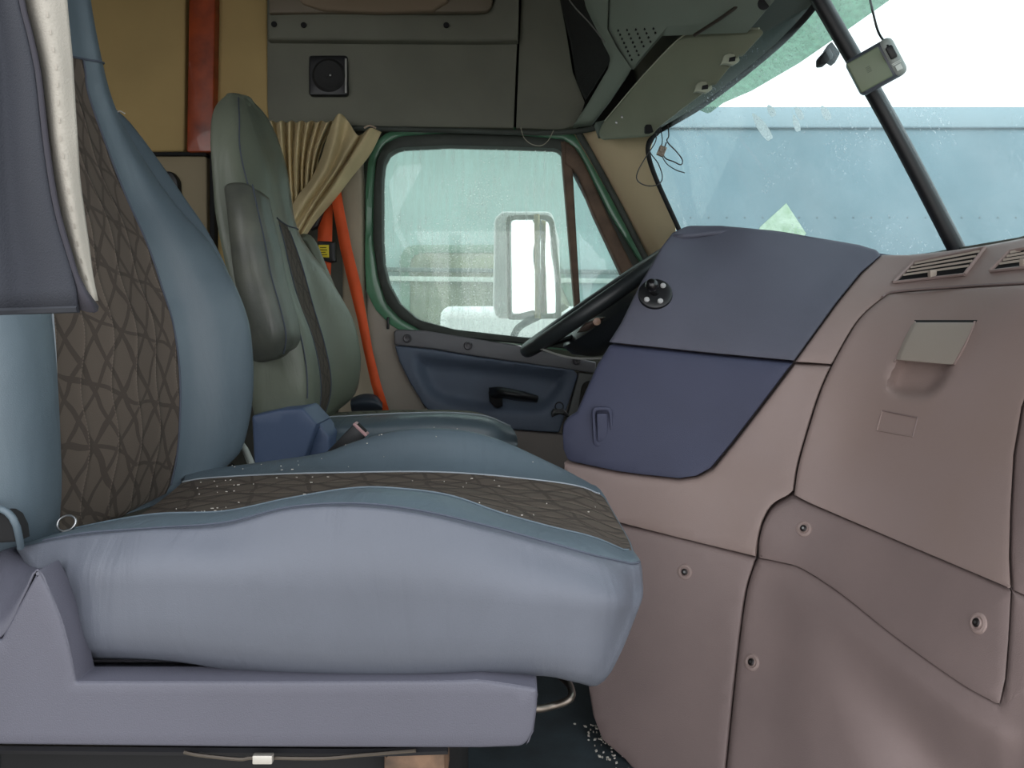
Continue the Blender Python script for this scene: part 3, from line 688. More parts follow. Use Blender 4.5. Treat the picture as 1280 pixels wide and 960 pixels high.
# glovebox
gl_out = [(1110, 369), (1118, 367), (1200, 361), (1295, 356), (1295, 460), (1278, 510), (1268, 570), (1264, 640), (1262.5, 700), (1264.5, 738, 3), (1130, 681), (1010, 629.5), (992.5, 620)] + gcut[::-1]
gbrel = hollow_pocket
gb = panel('glovebox_door', gl_out, lambda x, y: DD(x, y)-.003, BROWN, dash, .03, .006, 6, ex=exd, relief=gbrel)
panel('latch', [(1146, 403, 2), (1219, 403, 2), (1210, 423), (1192, 456, 3), (1124, 450, 3), (1133, 428)], lambda x, y: DD(x, y)-.012, mat('latch_grey', (150, 140, 130), .45, .2, 700), gb, .012, .003, 10)
panel('latch_shadow_gap', [(1144, 400), (1222, 400), (1219, 405), (1146, 405)], lambda x, y: DD(x, y)-.0045, BLACKM, gb, .003, .0005, 10)
def rimtube(pts, r, m, par, nm='rim', off=-.004):
    return tube(nm, [P(x, y, DD(x, y)+off) for x, y in pts], r, m, par, 30, 6)
rimtube([(1144, 402), (1130, 430), (1118, 452)], .0018, BROWN, gb, 'pocket_rim')
rimtube([(1219, 402), (1206, 432), (1192, 456)], .0022, BROWN, gb, 'pocket_rim')
rimtube([(1103, 513), (1147, 522)], .0013, mat('emboss_dark', (120, 103, 100), .6), gb, 'label_edge', -.0035)
rimtube([(1103, 513), (1096, 538)], .0014, BROWN, gb, 'label_edge', -.0035)
rimtube([(1147, 522), (1141, 546)], .0010, BROWN2, gb, 'label_edge', -.0035)
rimtube([(1096, 538), (1141, 546)], .0010, BROWN, gb, 'label_edge', -.0035)
# recessed screws
SCR = mat('screw_head', (46, 42, 42), .35, metal=.6)
def dashscrew(px, py, off=0.0, r=.010):
    y = DD(px, py)+off
    n1 = (P(px+6, py, DD(px+6, py))-P(px-6, py, DD(px-6, py))).cross(P(px, py-6, DD(px, py-6))-P(px, py+6, DD(px, py+6))).normalized()
    if n1.y > 0: n1 = -n1
    s = lathe('screw', [(.0008, .0035), (r*.28, .0035), (r*.36, .0015), (r*.62, .0035), (r*.72, .001), (r*.95, .0022), (r*1.25, .0012), (r*1.4, -.002)], n1, P(px, py, y)-n1*-.0005, BROWN, dash, 20)
    lathe('screw_head', [(.0006, .005), (r*.3, .0052), (r*.5, .0045), (r*.62, .003)], n1, P(px, py, y), SCR, s, 16)
    lathe('screw_socket', [(.0004, .0056), (r*.2, .0056), (r*.22, .004)], n1, P(px, py, y), STEEL, s, 6)
for a in ((856, 715), (940, 828), (1005, 661), (1223, 779)): dashscrew(*a)
# dashboard top and hidden back, closing the shape toward the windshield
topc = [[P(842, 296, 1.62), P(935, 289, 1.61), P(1008, 298, 1.58), P(1099, 320, 1.55), P(1172, 320, 1.46), P(1290, 300, 1.25)],
        [P(842, 296, 1.62)+V(.1, .35, .01), P(935, 289, 1.61)+V(.1, .3, .0), P(1008, 298, 1.58)+V(.1, .25, 0), P(1099, 320, 1.55)+V(.1, .1, 0), P(1172, 320, 1.46)+V(.12, .05, .0), P(1290, 300, 1.25)+V(.12, .0, 0)],
        [V(.45, 2.4, .93), V(.55, 2.2, .90), V(.7, 1.9, .89), V(.88, 1.6, .88), V(.9, 1.4, .87), V(.85, 1.0, .86)]]
grid_mesh('dash_top', skin_par(topc, 30, 6), NAVY, dash, thick=.01)
# front bulkhead below the windshield
fw = grid_mesh('wall_front', [[V(x1, y, 0), V(x1, y, .9)] for x1, y in ((.55, 2.6), (.62, 2.3), (.9, 1.6), (.9, 1.3), (.72, .62))], SHELLM, None, thick=.03)
struct(fw, 'front bulkhead behind the dashboard', 'wall')

# ball mount on navy panel
bm_ = thing('ball_mount', 'round black phone mount base with four screws on the navy panel', 'mount', P(819, 368, 1.52))
n1 = (P(840, 368, DD(840, 368))-P(800, 368, DD(800, 368))).cross(P(819, 350, DD(819, 350))-P(819, 390, DD(819, 390))).normalized()
if n1.y > 0: n1 = -n1
mc = P(819, 368, DD(819, 368))
lathe('base', [(.001, .007), (.020, .007), (.030, .007), (.0335, .005), (.0345, 0), (.0345, -.004)], n1, mc, BLACK, bm_, 36)
s_ = n1.orthogonal().normalized(); w_ = n1.cross(s_)
bdir = (n1+V(-.25, 0, .12)).normalized()
lathe('ball', [(.009, .004), (.007, .012), (.0065, .018), (.009, .022), (.0125, .027), (.0135, .032), (.0125, .038), (.009, .043), (.004, .0455), (.0005, .046)], bdir, mc, mat('ball_rubber', (18, 18, 20), .25, .1, 300), bm_, 24)
right = V(1, 0, 0)-n1*n1.x; right.normalize(); upv = n1.cross(right); upv = upv if upv.z > 0 else -upv
for dx, dz in ((-.35, .75), (.62, .55), (-.68, -.55), (.30, -.75)):
    lathe('bolt', [(.0005, .0105), (.0045, .0105), (.0058, .0085), (.0058, .006)], n1, mc+right*dx*.027+upv*dz*.027, mat('bolt_zinc', (205, 205, 205), .35, metal=.3), bm_, 12)
# small black knob and ribbon on the door corner
kb = thing('clamp_knob', 'small black knob clamp sitting between door corner and navy panel', 'knob', P(699, 518, 2.3))
tube('ring', [P(699+5*math.cos(a), 508-5*math.sin(a), 2.28) for a in np.linspace(0, 2*math.pi, 12, endpoint=False)], .0022, BLACK, kb, 24, 6, closed=True)
panel('body', [(689, 517, 3), (692, 512), (704, 512), (710, 517, 3), (712, 522), (706, 520), (700, 518), (694, 520), (690, 522)], 2.27, BLACK, kb, .03, .003, 5)
tube('bright_marks', [P(692, 516.5, 2.262), P(698, 516, 2.262), P(704, 516.5, 2.262)], .0014, STEEL, kb, 8, 5)

# ================================================================== STEERING WHEEL
sw = thing('steering_wheel', 'black steering wheel seen nearly edge on behind the navy panel', 'steering wheel', P(745, 372, 2.0))
wc = P(748, 376, 2.02); d1 = V(.82, 0, .57).normalized(); d2 = V(.0, 1, -.012).normalized(); d2 = (d2-d1*d2.dot(d1)).normalized(); nn = d1.cross(d2)
WHM = mat('wheel_rubber', (40, 44, 46), .42, .3, 500)
tube('rim', [wc+d1*.235*math.cos(a)+d2*.235*math.sin(a) for a in np.linspace(0, 2*math.pi, 40, endpoint=False)], .020, WHM, sw, 96, 14, closed=True)
low = nn if nn.z < 0 else -nn
lathe('hub', [(.002, -.025), (.06, -.024), (.125, -.01), (.150, .012), (.140, .045), (.10, .08), (.06, .10), (.05, .16)], low, wc+low*.035, mat('hub_plastic', (48, 52, 56), .32, .2, 400), sw, 36)
for a in (math.radians(205), math.radians(335), math.radians(155), math.radians(25)):
    dr = d1*math.cos(a)+d2*math.sin(a)
    tube('spoke', [wc+dr*.06+low*.045, wc+dr*.14+low*.035, wc+dr*.23+low*.004], .016, BLACK, sw, 14, 10, .5)
for (ax, ay, s) in ((732, 402, 1),):
    a0 = P(720, 416, 1.82); b0 = P(757, 396, 1.82)
    G = [[a0, P(730, 405, 1.81), P(745, 397, 1.81), b0], [a0+V(0, -.01, 0), P(731, 409, 1.79), P(746, 400, 1.79), b0+V(0, -.01, 0)], [a0, P(733, 414, 1.81), P(748, 405, 1.81), b0]]
    tb = grid_mesh('thumb_switch', skin_par([[Vector(p) for p in r] for r in G], 16, 5, True), mat('switch_brown', (86, 74, 68), .4), sw, True, True)
    lathe('button', [(.0006, .004), (.009, .003), (.010, 0), (.010, -.01)], (0, -1, 0), P(746, 402, 1.788), mat('button_tan', (150, 118, 98), .4), tb, 14)
tube('rim_gap_light', [P(676, 436, 1.88), P(700, 444, 1.83), P(722, 448, 1.80), P(755, 448, 1.78)], .0028, mat('gap_light_silver', (190, 190, 186), .35, metal=.5), sw, 20, 6)  # silver tube painting the brightness seen through the gap under the rim
tube('lever', [P(752, 414, 1.95), P(772, 404, 1.93), P(786, 396, 1.92)], .010, BLACK, sw, 12, 8, .6)

# ================================================================== PASSENGER SEAT
ps = thing('passenger_seat', 'large grey-blue leather passenger seat with brown quilted insert nearest the camera', 'seat', V(-.15, .95, .34))
def pc(pts, Y, rear=None): return [P(x, y, Y) for x, y in pts]
def Yv(pts): return [P(*p) for p in pts]
c_bot = Yv([(100, 826, .72), (160, 824, .705), (230, 829, .70), (300, 841, .70), (400, 851, .70), (500, 854, .70), (600, 846, .70), (675, 845, .70), (715, 852, .70), (738, 858, .71)])
c_mid = Yv([(62, 745, .70), (120, 735, .672), (200, 732, .660), (300, 735, .655), (400, 740, .652), (500, 745, .652), (600, 752, .654), (690, 760, .662), (760, 768, .68), (788, 770, .715)])
c_up = Yv([(28, 693, .72), (95, 680, .695), (190, 668, .682), (281, 668, .676), (361, 648, .672), (443, 645, .670), (530, 654, .672), (620, 676, .676), (700, 700, .684), (770, 725, .70), (793, 735, .735)])
c_seam = Yv([(20, 684, .735), (100, 668, .712), (190, 661, .70), (281, 654, .694), (361, 635, .690), (443, 630, .688), (520, 638, .690), (605, 657, .694), (687, 679, .70), (740, 694, .71), (789, 705, .745)])
c_ins = Yv([(45, 675, .79), (100, 660, .775), (190, 644, .765), (281, 640, .76), (361, 624, .755), (443, 611, .755), (503, 612, .757), (565, 621, .76), (626, 642, .765), (687, 659, .77), (740, 672, .78), (779, 688, .80)])
c_far = Yv([(228, 603, 1.10), (260, 598, 1.10), (350, 593, 1.10), (440, 591, 1.10), (520, 590, 1.10), (580, 592, 1.10), (640, 597, 1.10), (700, 604, 1.10), (730, 610, 1.09), (744, 616, 1.08)])
c_fc = Yv([(225, 592, 1.19), (260, 588, 1.19), (320, 580, 1.18), (400, 567, 1.17), (440, 553, 1.17), (480, 541, 1.17), (525, 535, 1.17), (580, 538, 1.17), (620, 548, 1.17), (660, 565, 1.17), (700, 585, 1.17), (722, 598, 1.165), (738, 608, 1.15)])
c_m1 = []; A = cr(c_ins, 12); B = cr(c_far, 12)
for i in range(12):
    p = A[i]*.55+B[i]*.45; c_m1.append(Vector(p)+V(.012, 0, -.018))
c_fs = [Vector(p)+V(.0, .06, -.07) for p in cr(c_fc, 12)]
c_fb = [Vector(p)+V(.0, .05, -.20) for p in cr(c_fc, 12)]; 
for p in c_fb: p.z = max(p.z, .42) if p.z > .42 else .42
c_bc = [V(x, .96, .405) for x in np.linspace(-.42, .07, 12)]
guides = [c_bot, c_mid, c_up, c_seam, c_ins, c_m1, c_far, c_fc, c_fs, c_fb, c_bc]
NU, PER = 70, 6
G = skin_par(guides, NU, PER, True)
# round the front: extra columns closing toward the section centre, bulging forward
def close_ends(G, fwd, n=5, back=None):
    nv = len(G)
    cen = sum((r[-1] for r in G), Vector())/nv
    last = [r[-1].copy() for r in G]
    for k in range(1, n+1):
        a = k/n*math.pi/2
        for i, r in enumerate(G):
            r.append(cen+(last[i]-cen)*max(.02, math.cos(a))+Vector(fwd)*math.sin(a))
    return G
G = close_ends(G, (.028, 0, .0), 7)
ra, rb = 4*PER, 6*PER      # insert rows
def is_ins(v, u): return ra <= v < rb and u < NU+1
cush = grid_mesh('cushion', G, [LEATHER, LEATHER_REFL], ps, True, True, 80, sel=lambda v, u: not is_ins(v, u), mif=lambda v, u: 1 if 3*PER <= v < 8*PER else 0)
# upper leather strips: same hide with a teal reflection painted in
grid_mesh('cushion_insert', G[ra:rb+1], QUILT, cush, False, False, 80, sel=lambda v, u: u < NU+1, uv=True)
def stitch(row, u0, u1, r, m, par, nm='seam', off=V(0, -.0005, .0008)):
    pts = [G_[row][u]+off for u in range(u0, u1)]
    return tube(nm, pts, r, m, par, smooth_path=False, k=6)
G_ = G
stitch(3*PER, 4, NU+2, .0012, THREAD, cush)
stitch(ra, 0, NU+1, .0014, LEATHER_REFL, cush)
stitch(rb, 0, NU+1, .0011, PALE_THREAD, cush)
# loose white tab at cushion front corner
box('tab', (-.004, -.002, -.006), (.004, .002, .006), WHITE, ps, .0015, rot=Matrix.Rotation(.5, 3, 'Y'), at=P(759, 832, .70))

# backrest: guides run from the bottom up
def zx(pts, Y): return [V(x, Y, z) for x, z in pts]
far_crest = Yv([(285, 580, 1.21), (302, 562, 1.22), (313, 520, 1.225), (317, 480, 1.225), (316, 440, 1.225), (311, 402, 1.225), (298, 365, 1.22), (280, 332, 1.22), (258, 298, 1.215), (225, 262, 1.20), (192, 219, 1.19), (160, 170, 1.16), (140, 131, 1.13), (127, 87, 1.10), (116, 40, 1.08), (109, 0, 1.07), (104, -40, 1.06), (102, -80, 1.05), (105, -110, 1.03)])
ins_r = Yv([(213, 606, 1.12), (220, 573, 1.12), (224, 530, 1.12), (224, 466, 1.12), (216, 405, 1.12), (203, 363, 1.12), (184, 306, 1.11), (153, 236, 1.10), (125, 162, 1.07), (109, 114, 1.05), (106, 88, 1.04), (98, 40, 1.02), (92, 0, 1.01), (88, -40, 1.0), (86, -80, 1.0), (92, -108, .99)])
ins_l = Yv([(72, 656, .87), (73, 610, .87), (72, 550, .87), (70, 480, .87), (67, 420, .87), (62, 360, .87), (54, 300, .87), (42, 236, .87), (22, 162, .88), (8, 100, .88), (4, 78, .88), (0, 40, .88), (-4, 0, .88), (-6, -40, .88), (-6, -80, .89), (0, -120, .90)])
ncr = Yv([(22, 678, .735), (30, 640, .725), (28, 560, .72), (22, 480, .72), (15, 420, .72), (2, 360, .72), (-16, 300, .725), (-42, 236, .73), (-72, 162, .75), (-92, 100, .77), (-98, 40, .79), (-100, 0, .80), (-102, -60, .81), (-98, -120, .83), (-90, -150, .84)])
nout = [Vector(p)+V(-.05, -.035, 0) for p in cr(ncr, 14)]
nback = [Vector(p)+V(-.16, -.02, 0) for p in cr(ncr, 14)]
cback = [Vector(p)*.5+Vector(q)*.5+V(-.13, 0, 0) for p, q in zip(cr(ncr, 14), cr(far_crest, 14))]
fback = [Vector(p)+V(-.14, .0, 0) for p in cr(far_crest, 14)]
fout = [Vector(p)+V(-.055, .03, 0) for p in cr(far_crest, 14)]
imid = [Vector(p)*.5+Vector(q)*.5+V(.004, 0, 0) for p, q in zip(cr(ins_l, 16), cr(ins_r, 16))]
fmid = [Vector(p)*.5+Vector(q)*.5+V(.014, -.004, 0) for p, q in zip(cr(ins_r, 16), cr(far_crest, 16))]
nmid = [Vector(p)*.5+Vector(q)*.5+V(.02, 0, 0) for p, q in zip(cr(ncr, 16), cr(ins_l, 16))]
bg = [nback, nout, ncr, nmid, ins_l, imid, ins_r, fmid, far_crest, fout, fback, cback]
NB = 80
G2 = skin_par(bg, NB, 5, True); 
# tuck the bottom in
cen0 = sum((r[0] for r in G2), Vector())/len(G2)
for r in G2:
    b = r[0].copy(); pre = []
    for k in range(4, 0, -1):
        a = k/4*math.pi/2; pre.append(cen0+(b-cen0)*max(.05, math.cos(a))+V(0, 0, -.03)*math.sin(a))
    r[:0] = pre
G2 = close_ends(G2, (0, 0, .05), 5)
ia, ib = 4*5, 6*5
ztop = P(107, 88, 1.04).z
utop = min(range(NB), key=lambda u: abs(G2[5*5][u+4].z-ztop))+4
bk = grid_mesh('backrest', G2, [LEATHER_REFL], ps, True, True, 80, sel=lambda v, u: not (ia <= v < ib and 1 <= u < utop))
grid_mesh('backrest_insert', [r[1:utop+1] for r in G2[ia:ib+1]], QUILT, bk, False, False, 80, uv=True)
G_ = G2
stitch(ib, 4, utop+1, .0015, THREAD, bk, off=V(.001, -.0005, 0)); stitch(ia, 4, utop+1, .0012, PALE_THREAD, bk, off=V(.001, -.0005, 0))
tube('seam', [G2[v][utop]+V(.0015, 0, 0) for v in range(2*5, 9*5)], .0016, THREAD, bk, smooth_path=False, k=6)
# near bolster hollow lip at the bottom
tube('cover_hem', Yv([(-20, 634, .70), (0, 636, .69), (12, 643, .69), (20, 656, .692), (24, 672, .70), (26, 684, .71)]), .0032, LEATHER_REFL, bk, 24, 8)
panel('hollow', [(-40, 640), (0, 641), (11, 648), (18, 662), (20, 678), (-40, 682)], .698, BLACKM, bk, .02, .003, 8)  # flat black sheet painting the shade inside the lip
# shoulder wing behind the far bolster
wing = [Yv([(142, 138, 1.24), (160, 152, 1.25), (190, 190, 1.26), (225, 240, 1.26), (258, 290, 1.25), (285, 345, 1.25), (296, 400, 1.25)]),
        Yv([(140, 139, 1.21), (150, 160, 1.215), (180, 205, 1.22), (215, 255, 1.225), (248, 296, 1.225), (270, 345, 1.225), (285, 400, 1.225)]),
        [p+V(-.06, -.02, 0) for p in Yv([(140, 145, 1.21), (150, 170, 1.21), (180, 215, 1.21), (215, 262, 1.21), (245, 300, 1.21), (270, 350, 1.21), (285, 400, 1.21)])],
        [p+V(-.06, .03, 0) for p in Yv([(140, 145, 1.24), (160, 165, 1.24), (190, 205, 1.24), (225, 255, 1.24), (248, 296, 1.24), (270, 350, 1.24), (285, 400, 1.24)])]]
wg = grid_mesh('shoulder_wing', skin_par(wing, 30, 5, True), LEATHER_REFL, ps, True, True, 60)
tube('tuft', Yv([(141, 138, 1.2), (146, 140, 1.2), (150, 139, 1.2), (156, 142, 1.2)]), .0012, LINT, wg, 12, 5)
# base side cover: pointed hinge shield at the rear, long skirt under the cushion
face = [(-60, 800), (0, 800, 2), (47, 712, 3), (62, 742), (75, 775), (86, 815), (94, 853, 2), (200, 853), (400, 853), (560, 852), (600, 851), (640, 857), (672, 862, 4), (671, 885), (667, 915), (656, 934, 10), (600, 936), (300, 935), (-60, 931)]
bc = panel('base_cover', face, .655, BASEP, ps, .03, .003, 16)
chA = Yv([(-60, 800, .657), (0, 797, .657), (30, 744, .657), (47, 712, .657), (64, 745, .657), (78, 780, .657), (88, 820, .657), (94, 853, .657)])
chB = Yv([(-60, 700, .74), (0, 680, .74), (25, 686, .74), (45, 700, .735), (72, 728, .72), (90, 765, .715), (101, 800, .71), (110, 832, .71)])
grid_mesh('shield_bevel', skin_par([chA, chB], 40, 6), BASEP, bc, thick=.002)
chC = Yv([(94, 853, .657), (200, 853, .657), (400, 853, .657), (560, 852, .657), (600, 851, .657), (668, 861, .657)])
chD = Yv([(110, 829, .71), (200, 829, .72), (400, 828, .74), (560, 824, .76), (610, 826, .76), (668, 838, .76)])
grid_mesh('skirt_bevel', skin_par([chC, chD], 40, 4), BASEP, bc, thick=.002)
box('shelf', (-.42, .735, .39), (.0, 1.2, .4245), BASEP, ps, .004)
panel('skirt_end', [(672, 862), (671, 885), (667, 915), (658, 932), (664, 915), (668, 885)], .66, BASEP, bc, .5, .001, 10)
panel('front_skirt', [(560, 868), (666, 868), (662, 928), (560, 930)], .70, BLACKM, ps, .45, .004, 30)
# adjuster bar under the cushion front
tube('adjuster_bar', Yv([(640, 878, .85), (670, 886, .85), (692, 882, .86), (709, 876, .86), (715, 868, .87), (711, 855, .9), (700, 845, .92)]), .0045, DKSTEEL, ps, 40, 8)
# suspension parts below the skirt
ped = box('pedestal', (-.50, .72, .0), (-.07, 1.20, .345), BLACKM, ps, .01)
tube('cable', Yv([(230, 940, .68), (250, 944, .68), (300, 949, .68), (320, 947, .68), (400, 948, .68), (450, 944, .68), (520, 938, .68)]), .0016, DKSTEEL, ps, 40, 6)
box('cable_clip', (-.009, -.003, -.004), (.009, .003, .004), mat('clip_silver', (190, 186, 178), .4, metal=.4), ps, .001, at=P(329, 948, .675))
panel('rusty_bracket', [(480, 941, 2), (556, 938, 2), (556, 990), (480, 990)], .70, mat('rust', (118, 92, 72), .7, .4, 200, .5, 30), ps, .05, .002, 14)
tube('rail', Yv([(-40, 936, .69), (300, 939, .69), (450, 940, .69), (560, 937, .69)]), .004, mat('rail_dark', (40, 40, 44), .4, metal=.5), ps, 20, 6)
for sx in (153, 262): lathe('fixing', [(.0005, .002), (.003, .0015), (.004, 0)], (0, -1, .3), P(sx, 833, .712), BLACK, ps, 12)
# belt strap beside the seat
bst = thing('belt_strap', 'short pale grey belt strap between passenger seat and driver seat base', 'strap', P(305, 575, 1.3))
grid_mesh('webbing', [Yv([(296, 552, 1.30), (302, 562, 1.30), (310, 582, 1.29), (312, 596, 1.28)]), Yv([(303, 551, 1.30), (310, 560, 1.30), (319, 580, 1.29), (321, 596, 1.28)])], mat('pale_webbing', (150, 156, 150), .8, .3, 600), bst, thick=.003)
tube('cord', Yv([(283, 587, 1.27), (290, 580, 1.28), (294, 588, 1.27)]), .002, BLACKM, bst, 12, 6)
# ring lying on the cushion
kr = tube('key_ring', [P(83+11.5*math.cos(a)*.98, 654-8.5*math.sin(a), .775) + V(0, .004*math.sin(a), .0) for a in np.linspace(0, 2*math.pi, 16, endpoint=False)], 0.0012, STEEL, None, 48, 8, closed=True)
tag(kr, 'small steel ring lying at the back corner of the passenger cushion', 'ring')
# crumbs and lint
vs = []; fs = []
for k in range(110):
    v = random.randint(ra, rb-1) if random.random() < .7 else random.randint(rb, rb+PER)
    u = int(random.triangular(1, NU*.9, 6)) if random.random() < .75 else random.randint(2, NU-3)
    p = G[v][u].lerp(G[v][u+1], random.random())+V(0, 0, .0012)
    a = random.random()*6.28; l = random.choice((.0008, .001, .0012, .002)); w = .0006
    d = V(math.cos(a), math.sin(a), 0); e = V(-math.sin(a), math.cos(a), 0); b = len(vs)
    for sz in (-.0004, .0006):
        vs += [p+d*l+V(0, 0, sz), p+e*w+V(0, 0, sz), p-d*l+V(0, 0, sz), p-e*w+V(0, 0, sz)]
    fs += [(b+4, b+5, b+6, b+7), (b, b+1, b+5, b+4), (b+1, b+2, b+6, b+5), (b+2, b+3, b+7, b+6), (b+3, b, b+4, b+7)]
tag(link('lint_crumbs', vs, fs, LINT), 'pale crumbs and lint scattered over the passenger seat cushion', 'crumbs', kind='stuff')
vs = []; fs = []
for k in range(60):
    t = random.random(); q = P(742+t*60+random.uniform(-22, 0), 905+t*70, 1.25); p = V(q.x, 0, 0)
    yy = .75*F/(905+t*75-HY); p = V((735+t*50+random.gauss(0, 8)-HX)/F*yy, yy, .003)
    l = random.uniform(.0012, .004); a = random.random()*6.28; d = V(math.cos(a), math.sin(a), 0); e = V(-math.sin(a), math.cos(a), 0); b = len(vs)
    for sz in (-.001, .001): vs += [p+d*l+V(0, 0, sz), p+e*l*.6+V(0, 0, sz), p-d*l+V(0, 0, sz), p-e*l*.6+V(0, 0, sz)]
    fs += [(b+4, b+5, b+6, b+7), (b, b+1, b+5, b+4), (b+1, b+2, b+6, b+5), (b+2, b+3, b+7, b+6), (b+3, b, b+4, b+7)]
tag(link('floor_debris', vs, fs, LINT), 'pale bits of dirt on the dark floor beside the kick panel', 'debris', kind='stuff')

# ================================================================== DRIVER SEAT
ds = thing('driver_seat', 'olive-grey leather driver seat with folded armrest beyond the passenger seat', 'seat', V(-.55, 2.0, .3))
LO = LEATHER_D
dfar = Yv([(405, 522, 2.15), (439, 497, 2.18), (448, 470, 2.18), (449, 440, 2.18), (441, 402, 2.18), (424, 370, 2.17), (404, 338, 2.16), (385, 315, 2.15), (372, 295, 2.14), (364, 272, 2.12), (360, 240, 2.1), (354, 205, 2.09), (345, 175, 2.08), (333, 149, 2.06), (322, 134, 2.02), (312, 126, 1.98)])
dinR = Yv([(405, 521, 2.02), (413, 490, 2.02), (412, 462, 2.02), (404, 425, 2.02), (391, 382, 2.02), (378, 335, 2.02), (366, 300, 2.02), (358, 278, 2.02), (352, 240, 2.0), (346, 205, 1.99), (338, 178, 1.98), (326, 150, 1.96), (316, 134, 1.95), (308, 125, 1.94)])
dinL = Yv([(398, 520, 1.88), (401, 490, 1.88), (398, 455, 1.88), (388, 415, 1.88), (374, 380, 1.88), (362, 335, 1.88), (354, 300, 1.88), (348, 277, 1.88), (342, 240, 1.88), (336, 205, 1.87), (326, 178, 1.87), (314, 150, 1.87), (307, 133, 1.88), (303, 124, 1.89)])
dnc = Yv([(382, 512, 1.74), (384, 490, 1.73), (382, 455, 1.73), (374, 415, 1.73), (358, 370, 1.73), (343, 330, 1.73), (330, 295, 1.73), (321, 265, 1.73), (311, 235, 1.74), (303, 205, 1.75), (299, 178, 1.76), (299, 150, 1.79), (298, 130, 1.83), (298, 122, 1.86)])
dnb = Yv([(318, 520, 1.74), (312, 490, 1.73), (306, 455, 1.72), (298, 415, 1.72), (290, 370, 1.72), (282, 330, 1.72), (275, 295, 1.72), (270, 265, 1.73), (268, 235, 1.74), (266, 205, 1.75), (265, 178, 1.76), (266, 150, 1.79), (272, 132, 1.83), (284, 120, 1.86)])
dfb = [Vector(p)+V(-.13+.10*(i/13)**2, .02-.02*(i/13), 0) for i, p in enumerate(cr(dfar, 14))]
dcb = [V(b.x+.035, 1.93, b.z) for b in [Vector(p) for p in cr(dnb, 14)]]
dnm = [Vector(p)*.5+Vector(q)*.5+V(0, -.015, 0) for p, q in zip(cr(dnc, 14), cr(dnb, 14))]
dfm = [Vector(p)*.5+Vector(q)*.5+V(.012, 0, 0) for p, q in zip(cr(dinR, 14), cr(dfar, 14))]
dnl = [Vector(p)*.5+Vector(q)*.5+V(.012, 0, 0) for p, q in zip(cr(dnc, 14), cr(dinL, 14))]
G3 = skin_par([dnb, dnm, dnc, dnl, dinL, dinR, dfm, dfar, dfb, dcb], 60, 5, True)
G3 = close_ends(G3, (0, 0, .012), 5)
zt = P(354, 279, 1.95).z
ut = min(range(60), key=lambda u: abs(G3[4*5][u].z-zt))
dbk = grid_mesh('backrest', G3, LO, ds, True, True, 80, sel=lambda v, u: not (20 <= v < 25 and u < ut))
grid_mesh('backrest_insert', [r[:ut+1] for r in G3[20:26]], QUILT, dbk, False, False, 80, uv=True)
G_ = G3
stitch(20, 0, ut, .0018, THREAD, dbk, off=V(.001, -.001, 0)); stitch(25, 0, ut, .0018, THREAD, dbk, off=V(.001, -.001, 0)); stitch(10, 2, 60, .0016, THREAD, dbk, off=V(.001, -.001, 0))
tube('seam', [G3[v][ut]+V(.002, -.002, 0) for v in range(19, 36)], .0018, THREAD, dbk, smooth_path=False, k=6)
# far wing
w2_ = [Yv([(378, 292, 2.2), (388, 294, 2.2), (397, 306, 2.2), (412, 342, 2.2), (428, 380, 2.2)]), Yv([(374, 300, 2.17), (382, 300, 2.17), (392, 318, 2.17), (408, 350, 2.17), (424, 385, 2.17)]),
       Yv([(366, 300, 2.22), (374, 306, 2.22), (386, 325, 2.22), (402, 355, 2.22), (418, 390, 2.22)])]
dw = grid_mesh('shoulder_wing', skin_par(w2_, 20, 5, True), LO, ds, True, True)
# armrest folded up against the near side
ar_f = [Yv([(278, 232, 1.66), (284, 226, 1.655), (300, 225, 1.65), (313, 229, 1.65), (325, 238, 1.66)]),
        Yv([(282, 262, 1.63), (290, 258, 1.615), (303, 257, 1.61), (318, 262, 1.62), (331, 270, 1.65)]),
        Yv([(286, 300, 1.62), (294, 298, 1.60), (308, 297, 1.595), (324, 299, 1.61), (340, 304, 1.65)]),
        Yv([(291, 345, 1.62), (300, 343, 1.60), (316, 342, 1.595), (333, 343, 1.61), (348, 347, 1.65)]),
        Yv([(300, 385, 1.62), (309, 384, 1.60), (327, 383, 1.595), (345, 384, 1.61), (359, 387, 1.65)]),
        Yv([(308, 425, 1.63), (318, 426, 1.61), (336, 425, 1.60), (354, 420, 1.615), (366, 418, 1.65)]),
        Yv([(315, 452, 1.65), (322, 456, 1.64), (337, 453, 1.635), (352, 444, 1.64), (363, 436, 1.66)])]
front = skin_par(ar_f, 16, 5)
nvv, nuu = len(front), 16
pillv = []
for r in front:
    c = [p+V(-.004, .085, 0) for p in r[::-1]]
    pillv.append(list(r)+c)
vs = [p for r in pillv for p in r]; W_ = 2*nuu; fs = []
for v in range(nvv-1):
    for u in range(W_): fs.append((v*W_+u, v*W_+(u+1) % W_, (v+1)*W_+(u+1) % W_, (v+1)*W_+u))
fs.append(list(range(W_))); fs.append([(nvv-1)*W_+u for u in range(W_)])
ar = link('armrest', vs, fs, mat('armrest_leather', (98, 100, 90), .42, .35, 400, .3, 8, col2=(66, 70, 66)), ds, 75)
md = ar.modifiers.new('soft', 'SUBSURF'); md.levels = 1; md.render_levels = 1
tube('seam', [front[v][12]+V(0, -.002, 0) for v in range(nvv)], .0016, THREAD, ar, smooth_path=False, k=6)
